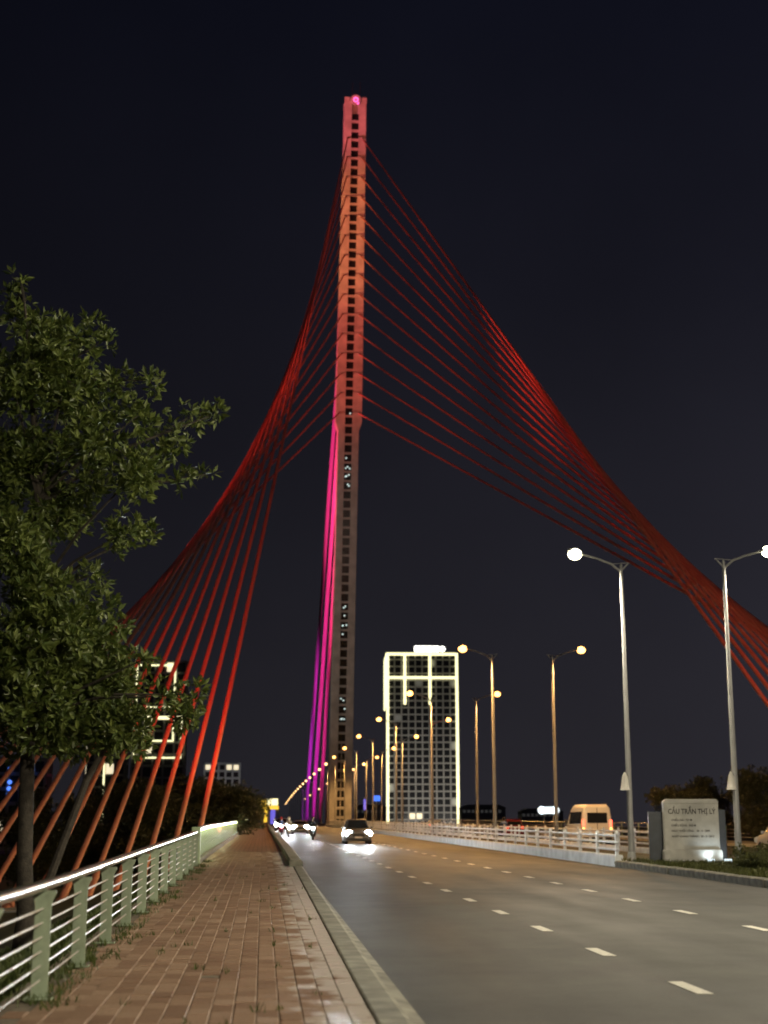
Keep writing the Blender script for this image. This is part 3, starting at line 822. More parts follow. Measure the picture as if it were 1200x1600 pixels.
for a, b, r_ in cl:
    for rep in range(2 if r_ > 40 else 1):
        Y = TY + random.uniform(-1, 1) * (.6 + r_ / 45)
        p = px_at(a, b, Y) - tb; R_ = r_ * Y / F_PX
        cen.append((p.x, p.y, p.z, R_, R_ * 1.3, R_ * .92))
for i in range(26):     # the rest of the crown, outside the frame to the left
    a = random.uniform(0, 2 * PI); rr = random.uniform(.8, 3.4)
    cen.append((-3.6 + rr * math.cos(a) * .9, rr * math.sin(a), random.uniform(4.8, 11), .9, .9, .8))
leaf_cloud('crown', cen, 66000, .18, M['leaf'], tree)
trunk_top = px_at(45, 1120, TY) - tb
MB().tube([(0, 0, -.3), (.05, 0, .8), (-.05, .1, 1.8), trunk_top], [.24, .17, .15, .13], 10).build('trunk', M['bark'], tree, smooth=True)
b2_ = px_at(70, 1392, TY) - tb
MB().tube([b2_ + Vector((0, 0, -.9)), b2_, px_at(105, 1300, TY) - tb, px_at(135, 1220, TY) - tb, px_at(185, 1130, TY) - tb], [.10, .085, .075, .065, .05], 8).build('trunk', M['bark'], tree, smooth=True)
limb_root = trunk_top
nodes = {}
for (a, b, r_), in zip([c for c in cl]):
    pass
main_pts = [px_at(45, 1120, TY) - tb, px_at(40, 950, TY) - tb, px_at(60, 780, TY) - tb, px_at(50, 600, TY) - tb, px_at(38, 470, TY) - tb]
MB().tube(main_pts, [.13, .11, .085, .05, .02], 8).build('limb', M['bark'], tree, smooth=True)
for c in cen[:46]:
    e_ = Vector(c[:3])
    lowc = [q for q in main_pts if q.z < e_.z - .2]
    s_ = max(lowc, key=lambda q: q.z) if lowc else main_pts[0]
    if (e_ - s_).length < .25: continue
    mid = s_.lerp(e_, .5) + Vector((0, random.uniform(-.15, .15), .12 + random.uniform(-.1, .1)))
    MB().tube([s_, mid, e_], [.042, .028, .010], 5).build('branch', M['bark'], tree, smooth=True)

# distant trees
far_me = []
for v in range(3):
    cs = []
    for i in range(9):
        a = random.uniform(0, 2 * PI); r_ = random.uniform(0, 2.3)
        cs.append((r_ * math.cos(a), r_ * math.sin(a), random.uniform(3.2, 7.2), random.uniform(.9, 1.7), random.uniform(.9, 1.7), random.uniform(.8, 1.3)))
    o = leaf_cloud('crown', cs, 9000, .30, M['leaf_dark'])
    far_me.append((o.data, cs)); bpy.data.objects.remove(o)
tr_me = MB().tube([(0, 0, 0), (.1, 0, 1.5), (0, .1, 3.2), (.2, 0, 5.2)], [.24, .19, .15, .05], 8).tube([(0, .1, 3), (1.1, .3, 4.8)], [.1, .03], 6).tube([(0, .1, 2.8), (-1.0, -.3, 4.6)], [.1, .03], 6).mesh('trunk', M['bark'], True)
def far_tree(x, y, z, s, v, label, grp):
    e = empty('distant_tree', (x, y, z), random.uniform(0, 6), label=label, cat='tree', group=grp)
    e.scale = (s, s, s * random.uniform(.9, 1.1))
    link('crown', far_me[v][0], e); link('trunk', tr_me, e)
lt = [(352, 1215, 118, 'behind the foot of the nearest-to-tower stay cable'), (318, 1195, 126, 'dark against the grey tower block beyond the railing'), (286, 1205, 110, 'between two red stay cables beyond the railing'), (248, 1190, 122, 'below the light-framed building'), (205, 1215, 105, 'in the gloom beyond the garden tree'), (150, 1225, 112, 'behind the slanting garden trunk'), (100, 1235, 108, 'in the dark behind the garden tree trunk'), (375, 1238, 190, 'low beside the yellow shop sign'), (55, 1240, 104, 'beside the blue lit building')]
for i, (a, b, Y, w) in enumerate(lt):
    p = px_at(a, b, Y); zb = -5.0
    far_tree(p.x, Y, zb, (p.z - zb) / 8.4, i % 3, 'dim tree ' + w, 'dim trees beyond the garden')
for i, (a, b, Y, w) in enumerate([(1050, 1225, 96, 'beside the dark panel of the name slab'), (1095, 1196, 104, 'rising behind the name slab'), (1135, 1205, 108, 'behind the lamp post by the name slab'), (1185, 1190, 92, 'over the opposite road at the frame edge'), (1230, 1200, 98, 'past the opposite road, mostly outside the frame')]):
    p = px_at(a, b, Y); zb = -1.5
    far_tree(p.x, Y, zb, (p.z - zb) / 8.4, (i + 1) % 3, 'brownish tree ' + w, 'trees beyond the opposite road')

# planting on the median
def hedge(loc, n, size, rx, ry, rz, label):
    e = empty('shrub', loc, label=label, cat='shrub', group='shrubs on the median')
    cs = [(random.uniform(-rx, rx) * .8, random.uniform(-ry, ry) * .8, random.uniform(.1, rz), rx * .35, ry * .35, rz * .45) for _ in range(12)]
    leaf_cloud('foliage', cs, n, size, M['leaf_hedge'], e)
    MB().tube([(0, 0, -.1), (.05, 0, .2), (.15, .05, rz * .8)], [.03, .025, .01], 6).tube([(0, 0, 0), (-.2, .1, rz * .7)], [.02, .008], 5).tube([(0, 0, 0), (.1, -.2, rz * .7)], [.02, .008], 5).build('stem', M['bark'], e)
hedge((16.3, 46.0, g(46) + .1), 6000, .09, .9, 1.3, .62, 'bushy green shrub at the foot of the lamp post by the slab')
hedge((16.75, 42.4, g(42) + .1), 6000, .09, .9, 1.4, .78, 'larger green shrub at the frame edge on the median')
hedge((15.4, 43.0, g(43) + .1), 5000, .09, .9, 1.2, .36, 'low green shrub in front of the name slab')
def blades(name, pts, h, w, mat, parent=None):
    mb_v = []; mb_f = []
    for (x, y, z) in pts:
        a = random.uniform(0, PI); hh = h * random.uniform(.5, 1.3); lx, ly = random.gauss(0, .35) * hh, random.gauss(0, .35) * hh
        dx, dy = math.cos(a) * w, math.sin(a) * w; b = len(mb_v)
        mb_v += [(x - dx, y - dy, z), (x + dx, y + dy, z), (x + lx * .5 + dx * .6, y + ly * .5 + dy * .6, z + hh * .6), (x + lx, y + ly, z + hh)]
        mb_f += [(b, b + 1, b + 2), (b, b + 2, b + 3)]
    me = bpy.data.meshes.new(name); me.from_pydata(mb_v, [], mb_f); me.materials.append(mat)
    return link(name, me, parent)
pts = []
for _ in range(26000):
    y = random.uniform(15, 53); x = random.uniform(MED0 + .25, MED1 - .25)
    if math.sin(x * 3.1 + y * .7) + math.sin(y * 2.3 - x) + random.uniform(-1, 1) < -1.2: continue
    pts.append((x, y, g(y) + .06))
tag(blades('ground_cover', pts, .16, .022, M['leaf_hedge']), 'low green ground cover planted along the median', 'ground cover', kind='stuff')
pts = []
for _ in range(42000):
    y = random.uniform(9, 46); x = -2.36 - abs(random.gauss(0, 1.6))
    if -7.6 < x < -5.9 and y > 17: continue
    pts.append((x, y, bank_z(x, y) - .02))
tag(blades('grass', pts, .20, .014, M['grass']), 'green grass on the bank behind the railing', 'grass', kind='stuff')
pts = []
for _ in range(85):
    y = random.uniform(10, 50); x0 = -2.2 + random.random() ** 2 * .5
    for q in range(random.randint(10, 40)):
        pts.append((x0 + random.gauss(0, .07), y + random.gauss(0, .22), walk_z(y) - .02))
for y0_ in posts_y[1:]:
    for q in range(60): pts.append((-2.06 + random.gauss(0, .12), y0_ + random.gauss(0, .16), walk_z(y0_) - .02))
for q in range(40):
    y = random.uniform(12, 40); x0 = random.uniform(-1.6, .95)
    for w in range(6): pts.append((x0 + random.gauss(0, .03), y + random.gauss(0, .05), walk_z(y) - .015))
tag(blades('weeds', pts, .085, .010, M['grass']), 'weeds growing at the railing foot and in paving joints', 'weeds', kind='stuff')

# ------------------------------------------------------------------ buildings
def tower(name, loc, rz, w, d, h, cols, rows, label, frame_mat, win_fn, side_cols=3, led=None, cat='building', bar=.9):
    e = empty(name, loc, rz, label=label, cat=cat)
    MB().b2((-w / 2 + .6, .7, 0), (w / 2 - .6, d - .5, h - .3)).build('core', M['facade2'], e)
    fr = MB()
    cw = w / cols; ch = h / rows
    for i in range(cols + 1): fr.b2((-w / 2 + i * cw - bar / 2, 0, 0), (-w / 2 + i * cw + bar / 2, .72, h))
    for j in range(rows + 1): fr.b2((-w / 2 - bar / 2 + .05, .05, j * ch - bar * .55), (w / 2 + bar / 2 - .05, .70, j * ch + bar * .55))
    sw = d / side_cols
    for s in (-1, 1):
        for i in range(1, side_cols + 1): fr.b2((s * (w / 2 - .62), i * sw - bar / 2, 0), (s * (w / 2 + .02), i * sw + bar / 2, h))
        for j in range(rows + 1): fr.b2((s * (w / 2 - .60), .72, j * ch - bar * .55), (s * (w / 2 - .03), d, j * ch + bar * .55))
    fr.build('facade_frame', frame_mat, e)
    meshes = {}
    def pane(mat, side):
        k = (mat.name, side)
        if k not in meshes:
            meshes[k] = (MB().b2((-cw / 2 + .4, .45, -ch / 2 + .4), (cw / 2 - .4, .60, ch / 2 - .4)) if not side else MB().b2((-.1, -sw / 2 + .4, -ch / 2 + .4), (.1, sw / 2 - .4, ch / 2 - .4))).mesh('window', mat)
        return meshes[k]
    for j in range(rows):
        for i in range(cols):
            link('window', pane(win_fn(i, j), 0), e, (-w / 2 + (i + .5) * cw, 0, (j + .5) * ch))
        for i in range(side_cols):
            link('window', pane(win_fn(-1 - i, j), 1), e, (-w / 2 + .5, (i + .5) * sw, (j + .5) * ch))
    if led:
        for a, b in led:
            MB().b2(a, b).build('light_strip', M['led'], e)
    return e
# tall tower outlined in light, right of the pylon
W_, D_, H_ = 35.5, 34.0, 87.5
def wf(i, j):
    r_ = random.random()
    if j == 1 and i in (3, 4): return M['win_lit']
    return M['win_dim'] if r_ < .025 else M['pane_dark']
t_ = .68
led = [((-W_ / 2 - t_, -.9, 0), (-W_ / 2 + t_, -.1, H_)), ((W_ / 2 - t_, -.9, 0), (W_ / 2 + t_, -.1, H_ - .1)),
       ((-W_ / 2 + t_, -.85, H_ - t_ * 2), (W_ / 2 - t_, -.1, H_)), ((-W_ / 2 + t_, -.8, H_ - 13.4), (W_ / 2 - t_, -.1, H_ - 12.1)),
       ((-W_ / 2 + 8.1, -.95, H_ - 26.5), (-W_ / 2 + 9.5, -.05, H_ - t_ * 2 - .05)), ((-W_ / 2 + 21.0, -.95, H_ - 26.5), (-W_ / 2 + 22.4, -.05, H_ - t_ * 2 - .05)),
       ((-W_ / 2 - .9, .0, H_ - 1.4), (-W_ / 2 - .1, D_, H_ - .05)), ((-W_ / 2 - .9, .0, H_ - 13.4), (-W_ / 2 - .1, D_, H_ - 12.1)),
       ((-W_ / 2 - .95, D_ - 1.4, H_ - 27), (-W_ / 2 - .05, D_, H_ - 1.45)), ((-W_ / 2 - .95, D_ * .42, H_ - 27), (-W_ / 2 - .05, D_ * .42 + 1.2, H_ - 1.45))]
p = px_at(661, 1285, 720)
bt = tower('tall_building', (p.x, 720, 1.0), math.radians(-3), W_, D_, H_, 10, 25, 'tall tower block outlined in pale yellow light strips, white rooftop sign', M['facade'], wf, 3, led, bar=.66)
MB().b2((-W_ / 2 + 3, 3, H_ - .4), (W_ / 2 - 3, D_ - 3, H_ + .3)).build('roof', M['facade2'], bt)
sgm = MB()
xx = -4.0
for wv in (1.9, 1.5, 2.0, 1.7, 1.8, 1.6, 1.9):
    sgm.prism([(xx + .25, H_ + .6), (xx + wv - .25, H_ + .6), (xx + wv, H_ + .95), (xx + wv, H_ + 3.3), (xx + wv - .3, H_ + 3.7), (xx + .3, H_ + 3.7), (xx, H_ + 3.3), (xx, H_ + .95)], .2, .7, 'XZ'); xx += wv + .08
sgm.lathe([(.6, .2), (1.5, .2), (1.5, .7), (.6, .7)], (xx + 1.6, 0, H_ + 2.1), 16, 'Y')
sgm.build('rooftop_letters', M['led_white'], bt)
MB().b2((-4.2, .75, H_ + .3), (xx + 3.2, .95, H_ + .7)).b2((-2, .75, H_), (-1.7, .95, H_ + .4)).b2((6, .75, H_), (6.3, .95, H_ + .4)).build('sign_frame', M['dark_metal'], bt)
spot('facade_light', (p.x - 6, 660, -2), (p.x, 720, 30), 44 * KW, (1, .93, .82), 75, .9, 1.0, None)
spot('facade_light', (p.x + 14, 664, -2), (p.x + 4, 720, 22), 30 * KW, (1, .93, .82), 75, .9, 1.0, None)

# light-framed building seen through the tree
p = px_at(243, 1285, 570)
K2 = 570 / 430
W2, H2 = 15.5 * K2, 52 * K2
led2 = []
def fr_(x0, x1, z0, z1, t=.42):
    x0, x1, z0, z1, t = x0 * K2, x1 * K2, z0 * K2, z1 * K2, t * K2
    led2.extend([((x0, -.7, z0), (x0 + t, -.1, z1)), ((x1 - t, -.7, z0), (x1, -.1, z1)), ((x0 + t, -.65, z1 - t), (x1 - t, -.1, z1)), ((x0 + t, -.65, z0), (x1 - t, -.1, z0 + t))])
fr_(-7.2, 6.9, 23.0, 35.5); fr_(-2.6, 4.5, 28, 35.0); fr_(-7.2, 4.6, 38, 51.0); led2.append(((-4.5 * K2, -.7, 23.5 * K2), (-4.1 * K2, -.1, 32 * K2)))
tower('light_framed_building', (p.x, 570, -3), 0, W2, 18, H2, 5, 15, 'block with pale yellow square light frames, seen through the tree', M['facade2'], lambda i, j: M['win_lit'] if random.random() < .03 else M['pane_dark'], 3, led2, bar=.8)
p = px_at(158, 1285, 580)
e = tower('slim_building', (p.x, 584, -3), 0, 16, 16, 49, 4, 10, 'slim dark block with one upright yellow light line, behind the tree', M['facade2'], lambda i, j: M['win_lit'] if random.random() < .02 else M['pane_dark'], 3, [((-.4, -.7, 6), (.15, -.1, 49))], bar=.8)
p = px_at(345, 1285, 640)
tower('grey_tower_block', (p.x, 640, -3), math.radians(4), 15.5, 14, 31.5, 5, 10, 'dim grey tower block beyond the stay cable feet', M['facade'], lambda i, j: M['win_lit'] if (j == 9 and random.random() < .6) or random.random() < .05 else M['pane_dark'], 3, None, bar=.9)
spot('facade_light', (p.x + 10, 600, -3), (p.x, 640, 14), 14 * KW, (.9, .95, 1), 70, .9, 1.0)
p = px_at(28, 1285, 300)
eb = tower('blue_lit_building', (p.x, 300, -3), 0, 10, 10, 18, 4, 6, 'dark block dotted with blue lights beyond the garden tree', M['facade2'], lambda i, j: M['win_lit'] if random.random() < .08 else M['pane_dark'], 2, None, bar=.6)
bl_me = MB().lathe([(.1, -.1), (.42, -.1), (.46, 0), (.42, .1), (.1, .1)], n=10, axis='Y').mesh('light', M['blue_led'])
for a, b in ((16, 1202), (15, 1222), (14, 1232), (13, 1243), (45, 1190), (43, 1200), (50, 1203), (43, 1222), (44, 1232)):
    q = px_at(a, b, 299.5); link('light', bl_me, eb, (q.x - p.x, -.5, q.z + 3))
# yellow shop sign, portal building, signs
p = px_at(378, 1262, 330)
e = empty('shop_building', (p.x, 330, -3), label='low dark shop with a small yellow lit sign beyond the railing end', cat='building')
MB().b2((-2.2, 0, 0), (2.2, 6, 8)).build('wall', M['facade2'], e); MB().b2((-1.7, -.3, 8.4), (1.3, -.05, 9.3)).b2((1.0, -.35, 8.5), (1.7, -.05, 9.2)).build('lit_sign', M['yellow_sign'], e)
MB().b2((-1.5, -.2, 8), (-1.3, 0, 8.5)).b2((1.2, -.2, 8), (1.4, 0, 8.5)).build('sign_frame', M['dark_metal'], e)
p = px_at(421, 1285, 900)
e = empty('lit_portal_building', (p.x, 900, -4), label='yellow lit building with violet panel at the far end of the bridge', cat='building')
MB().b2((-5.5, 0, 0), (5.5, 12, 20)).build('wall', M['facade2'], e)
MB().b2((-5.2, -1.2, 15.5), (5.6, -.1, 17.5)).build('canopy', M['yellow_sign'], e)
MB().b2((-1.8, -1.4, 18), (5.0, -.2, 22)).build('lit_sign', glow('warm_sign', (1, .9, .5), 1.5), e)
MB().lathe([(.3, -.4), (2.0, -.4), (2.0, .4), (.3, .4)], (-3.8, -.8, 19.5), 14, 'Y').build('round_sign', M['yellow_sign'], e)
MB().b2((-3.4, -.9, 4), (-1.6, -.1, 15.4)).build('lit_column', M['yellow_sign'], e)
MB().b2((.6, -.9, 4), (3.4, -.1, 15.3)).build('violet_panel', M['violet'], e)
p = px_at(588, 1248, 190)
e = empty('road_sign', (p.x, 190, g(190) + .1), label='small blue road sign on a pole beside the tower foot', cat='sign')
MB().tube([(0, .05, 0), (0, .05, p.z - g(190) + .3)], .05, 8).build('pole', M['pole'], e)
MB().prism([(-.52, p.z - g(190) - .42), (.52, p.z - g(190) - .42), (.56, p.z - g(190) + .1), (.44, p.z - g(190) + .32), (-.5, p.z - g(190) + .32)], -.04, 0, 'XZ').build('sign_face', M['blue_sign'], e, bevel=.02)
p = px_at(573, 1257, 200)
e = empty('banner_sign', (p.x, 204, g(204) + .1), label='narrow violet upright banner on the median near the tower', cat='sign')
MB().tube([(0, .05, 0), (0, .05, p.z - g(204) + 1)], .05, 8).build('pole', M['pole'], e)
MB().b2((-.16, -.03, p.z - g(204) - .8), (.16, .0, p.z - g(204) + .7)).build('sign_face', M['violet'], e)
p = px_at(857, 1266, 150)
e = empty('lit_signboard', (p.x, 150, -2), label='pale lit signboard beyond the opposite railing, left of the van', cat='sign')
MB().b2((-.9, -.1, p.z + 2 - .36), (.9, 0, p.z + 2 + .36)).lathe([(.1, -.1), (.42, -.1), (.42, 0), (.1, 0)], (-.75, 0, p.z + 2.0), 10, 'Y').lathe([(.1, -.1), (.42, -.1), (.42, 0), (.1, 0)], (.75, 0, p.z + 2.0), 10, 'Y').build('sign_face', M['white_sign'], e)
MB().tube([(-.5, .05, 0), (-.5, .05, p.z + 2)], .06, 6).tube([(.5, .05, 0), (.5, .05, p.z + 2)], .06, 6).build('leg', M['pole'], e)
for i, (a0, a1, t, Y, lab) in enumerate(((722, 790, 1262, 640, 'low dim building right of the light-outlined tower'), (815, 880, 1268, 650, 'low dim building behind the lit signboard'), (556, 604, 1262, 630, 'low dim building between bridge tower and outlined block'))):
    q0, q1 = px_at(a0, t, Y), px_at(a1, t, Y)
    e = empty('low_building', ((q0.x + q1.x) / 2, Y, -4), label=lab, cat='building')
    w = (q1.x - q0.x) / 2; h = q0.z + 4
    MB().b2((-w, 0, 0), (w, 10, h)).build('wall', M['facade2'], e)
    MB().prism([(-w - .4, h), (w + .4, h), (w * .7, h + 1.4), (-w * .7, h + 1.4)], -.4, 10.4, 'XZ').build('roof', M['facade2'], e)
    wm = MB().b2((-.5, -.08, -.6), (.5, .05, .6)).mesh('window', M['win_dim'])
    for k in range(int(w)): link('window', wm, e, (-w + 1 + k * 2, 0, h - 1.6))

# ------------------------------------------------------------------ vehicles
def wheel(parent, x, y, r, w):
    t = MB().lathe([(r * .62, -w / 2), (r * .93, -w / 2), (r, -w / 3), (r, w / 3), (r * .93, w / 2), (r * .62, w / 2)], n=20, axis='X').build('wheel', M['tyre'], parent, smooth=True, loc=(x, y, r))
    MB().lathe([(r * .1, -w / 2 + .01), (r * .60, -w / 2 + .02), (r * .60, w / 2 - .02), (r * .1, w / 2 - .01)], n=14, axis='X').build('rim', M['rim'], t, smooth=True)
def car(loc, rz, paintm, label, lights='front', suv=True, headm=None, grp=None):
    # nose towards local -Y
    e = empty('car', loc, rz, label=label, cat='car', group=grp)
    hw = .90
    def ring(y, zb, zt, w, wt): return [(-w, y, zb), (w, y, zb), (w * 1.0, y, (zb + zt) / 2), (wt, y, zt), (-wt, y, zt), (-w * 1.0, y, (zb + zt) / 2)]
    rb = [ring(-2.18, .32, .70, .68, .60), ring(-2.1, .24, .84, .82, .74), ring(-1.75, .2, .95, .89, .80), ring(-1.0, .2, 1.02, .90, .83), ring(.2, .2, 1.02, .91, .84), ring(1.6, .22, 1.04, .90, .83), ring(2.05, .28, 1.0, .86, .78), ring(2.16, .36, .85, .78, .70)]
    MB().loft(rb).build('body', paintm, e, smooth=True, bevel=.03)
    zt = 1.66 if suv else 1.45
    cab = [[(-.83, -1.05, 1.0), (.83, -1.05, 1.0), (.80, -1.02, 1.06), (-.80, -1.02, 1.06)]]
    def cr(y, z, w0, w1): return [(-w0, y, 1.0), (w0, y, 1.0), (w1, y, z), (-w1, y, z)]
    MB().loft([cr(-1.05, 1.04, .83, .80), cr(-.30, zt - .04, .83, .63), cr(.1, zt, .83, .62), cr(1.2, zt - .02, .83, .62), cr(1.75, zt - .22, .82, .64), cr(2.0, 1.06, .80, .76)]).build('cabin', paintm, e, smooth=True, bevel=.04)
    MB().add([(-.72, -1.06, 1.08), (.72, -1.06, 1.08), (.56, -.40, zt - .08), (-.56, -.40, zt - .08), (-.72, -1.0, 1.05), (.72, -1.0, 1.05), (.56, -.34, zt - .11), (-.56, -.34, zt - .11)], [(0, 1, 2, 3), (7, 6, 5, 4), (0, 4, 5, 1), (1, 5, 6, 2), (2, 6, 7, 3), (3, 7, 4, 0)]).build('windscreen', M['glass'], e)
    MB().add([(-.66, 2.02, 1.10), (.66, 2.02, 1.10), (.56, 1.80, zt - .26), (-.56, 1.80, zt - .26), (-.66, 1.96, 1.10), (.66, 1.96, 1.10), (.56, 1.74, zt - .26), (-.56, 1.74, zt - .26)], [(3, 2, 1, 0), (4, 5, 6, 7), (0, 1, 5, 4), (1, 2, 6, 5), (2, 3, 7, 6), (3, 0, 4, 7)]).build('rear_window', M['glass'], e)
    for s in (-1, 1):
        for y0, y1 in ((-.72, .28), (.36, 1.35)):
            MB().add([(s * .835, y0, 1.08), (s * .835, y1, 1.08), (s * .665, y1 - .02, zt - .12), (s * .675, y0 + .36 if y0 < 0 else y0, zt - .14), (s * .80, y0, 1.08), (s * .80, y1, 1.08), (s * .63, y1 - .02, zt - .12), (s * .63, y0 + .36 if y0 < 0 else y0, zt - .14)], [(0, 1, 2, 3), (7, 6, 5, 4), (0, 4, 5, 1), (1, 5, 6, 2), (2, 6, 7, 3), (3, 7, 4, 0)]).build('side_window', M['glass'], e)
        MB().b2((s * .88, -.78, 1.02), (s * 1.04, -.66, 1.16)).build('mirror', paintm, e, bevel=.03)
        hl = MB().lathe([(.02, -.05), (.10, -.05), (.135, .0), (.10, .12)], n=12, axis='Y').build('headlight', (headm or M['head']) if lights == 'front' else M['plate'], e, loc=(s * .66, -2.10, .72), smooth=True)
        hl.scale = (1.9, 1, 1.35)
        MB().b2((s * .58, 2.08, .78), (s * .80, 2.17, .96)).build('tail_light', M['tail'] if lights == 'rear' else M['plastic'], e, bevel=.02)
        for y in (-1.35, 1.35): wheel(e, s * .80, y, .33, .22)
    MB().b2((-.42, -2.20, .50), (.42, -2.14, .70)).build('grille', M['plastic'], e, bevel=.02)
    MB().b2((-.74, -2.21, .27), (.74, -2.10, .42)).build('bumper', M['plastic'], e, bevel=.03)
    MB().b2((-.25, -2.225, .40), (.25, -2.205, .50)).build('number_plate', M['plate'], e)
    MB().b2((-.24, 2.165, .55), (.24, 2.185, .67)).build('number_plate', M['plate'], e)
    if lights == 'front':
        for s in (-1, 1):
            l = spot('headlight_beam', (0, 0, 0), (0, 0, -1), 7000, (.86, .96, 1.0), 24, 1, .08)
            l.parent = e; l.location = (s * .66, -2.28, .72); l.rotation_euler = Vector((0, -1, .05)).to_track_quat('-Z', 'Y').to_euler()
    return e
pg = paint('dark_grey_car_paint', (.15, .16, .165), .3, metal=.3, var=.05)
pw = paint('silver_car_paint', (.40, .40, .40), .28, metal=.4, var=.05)
pr = paint('maroon_car_paint', (.20, .03, .03), .25, var=.05)
pwh = paint('white_van_paint', (.72, .71, .68), .3, var=.05)
car((6.45, 99, road_z(99) + .02), 0, pg, 'grey car coming down the middle lane with bright headlights', grp='cars on the near road')
car((4.1, 158, road_z(158) + .02), 0, pw, 'silver car with bright headlights behind the nearest motorbike', suv=False, grp='cars on the near road')
car((2.6, 196, road_z(196) + .02), 0, pg, 'grey car far up the kerb lane, dazzling headlights', headm=M['head_warm'], grp='cars on the near road')
car((22.9, 132, road_z(132) + .02), 0, pr, 'maroon car driving away on the opposite road beyond the van', 'rear', grp='cars on the opposite road')
car((21.0, 176, road_z(176) + .02), 0, pw, 'silver car driving away far along the opposite road', 'rear', suv=False, grp='cars on the opposite road')
car((24.6, 66, road_z(66) + .02), 0, pw, 'silver car with red tail lights at the frame edge behind the shrubs', 'rear', grp='cars on the opposite road')
for o in [o for o in COL.objects if o.name.startswith('car') and o.type == 'EMPTY' and o.location.x > 18]:
    o.rotation_euler.z = PI

# white minibus on the opposite road, seen from behind
van = empty('van', (21.0, 92, road_z(92) + .02), PI, label='white minibus with dark rear window driving away on the opposite road', cat='van')
def vr(y, zb, zt, w, wt): return [(-w, y, zb), (w, y, zb), (w, y, 1.15), (wt, y, zt - .18), (wt - .16, y, zt), (-wt + .16, y, zt), (-wt, y, zt - .18), (-w, y, 1.15)]
MB().loft([vr(-2.75, .35, 1.0, .78, .70), vr(-2.6, .3, 1.2, .94, .86), vr(-1.9, .28, 1.45, .99, .90), vr(-1.2, .28, 2.40, .99, .84), vr(-.6, .28, 2.58, .99, .85), vr(2.3, .28, 2.58, .99, .85), vr(2.62, .3, 2.50, .97, .84), vr(2.70, .36, 2.40, .95, .82)]).build('body', pwh, van, smooth=True, bevel=.02)
MB().b2((-.64, 2.66, 1.42), (.64, 2.73, 2.06)).build('rear_window', M['glass'], van, bevel=.04)
MB().b2((-.015, 2.70, .5), (.015, 2.725, 2.35)).build('door_seam', M['plastic'], van)
for s in (-1, 1):
    MB().b2((s * .80, 2.60, 1.15), (s * .95, 2.74, 1.62)).build('tail_light', M['tail'], van, bevel=.03)
    MB().b2((s * .80, 2.62, .98), (s * .95, 2.735, 1.14)).build('indicator', M['indicator'], van, bevel=.02)
    for y0, y1 in ((-1.05, .1), (.2, 1.2), (1.3, 2.3)):
        MB().add([(s * 1.0, y0, 1.38), (s * 1.0, y1, 1.38), (s * .90, y1, 2.12), (s * .90, y0, 2.12), (s * .93, y0, 1.38), (s * .93, y1, 1.38), (s * .83, y1, 2.12), (s * .83, y0, 2.12)], [(0, 1, 2, 3), (7, 6, 5, 4), (0, 4, 5, 1), (1, 5, 6, 2), (2, 6, 7, 3), (3, 7, 4, 0)]).build('side_window', M['glass'], van)
    for y in (-1.75, 1.7): wheel(van, s * .88, y, .35, .22)
    MB().b2((s * 1.0, -1.6, 1.35), (s * 1.2, -1.5, 1.65)).build('mirror', M['plastic'], van, bevel=.03)
MB().b2((-.92, 2.68, .34), (.92, 2.80, .56)).build('bumper', M['plastic'], van, bevel=.03)
MB().b2((-.25, 2.725, .72), (.25, 2.745, .86)).build('number_plate', M['plate'], van)

# motorbikes with riders
def rider_mesh():
    J = {'pelvis': (0, .28, .86), 'belly': (0, .22, 1.04), 'chest': (0, .12, 1.28), 'neck': (0, .06, 1.46), 'head': (0, .02, 1.58), 'crown': (0, .02, 1.70),
         'sl': (-.19, .10, 1.38), 'el': (-.30, -.10, 1.16), 'wl': (-.31, -.36, 1.08), 'hl': (-.30, -.46, 1.07),
         'pl': (-.10, .26, .84), 'kl': (-.20, -.18, .80), 'al': (-.17, -.02, .40), 'tl': (-.18, -.20, .36)}
    for k in list(J):
        if len(k) == 2 and k[1] == 'l': J[k[0] + 'r'] = (-J[k][0], J[k][1], J[k][2])
    rad = dict(pelvis=.15, belly=.14, chest=.17, neck=.06, head=.09, crown=.08, s=.085, e=.055, w=.04, h=.042, p=.11, k=.075, a=.05, t=.045)
    E_ = [('pelvis', 'belly'), ('belly', 'chest'), ('chest', 'neck'), ('neck', 'head'), ('head', 'crown')]
    for q in 'lr': E_ += [('chest', 's' + q), ('s' + q, 'e' + q), ('e' + q, 'w' + q), ('w' + q, 'h' + q), ('pelvis', 'p' + q), ('p' + q, 'k' + q), ('k' + q, 'a' + q), ('a' + q, 't' + q)]
    ks = list(J); me = bpy.data.meshes.new('body'); me.from_pydata([J[k] for k in ks], [(ks.index(a), ks.index(b)) for a, b in E_], [])
    o = bpy.data.objects.new('tmp', me); COL.objects.link(o)
    o.modifiers.new('s', 'SKIN'); sv = me.skin_vertices[0].data
    for i, k in enumerate(ks):
        r_ = rad.get(k, rad.get(k[0])); sv[i].radius = (r_, r_); sv[i].use_root = (k == 'pelvis')
    su = o.modifiers.new('u', 'SUBSURF'); su.levels = 1; su.render_levels = 1
    m2 = bpy.data.meshes.new_from_object(o.evaluated_get(bpy.context.evaluated_depsgraph_get()))
    bpy.data.objects.remove(o)
    return m2
RID = rider_mesh()
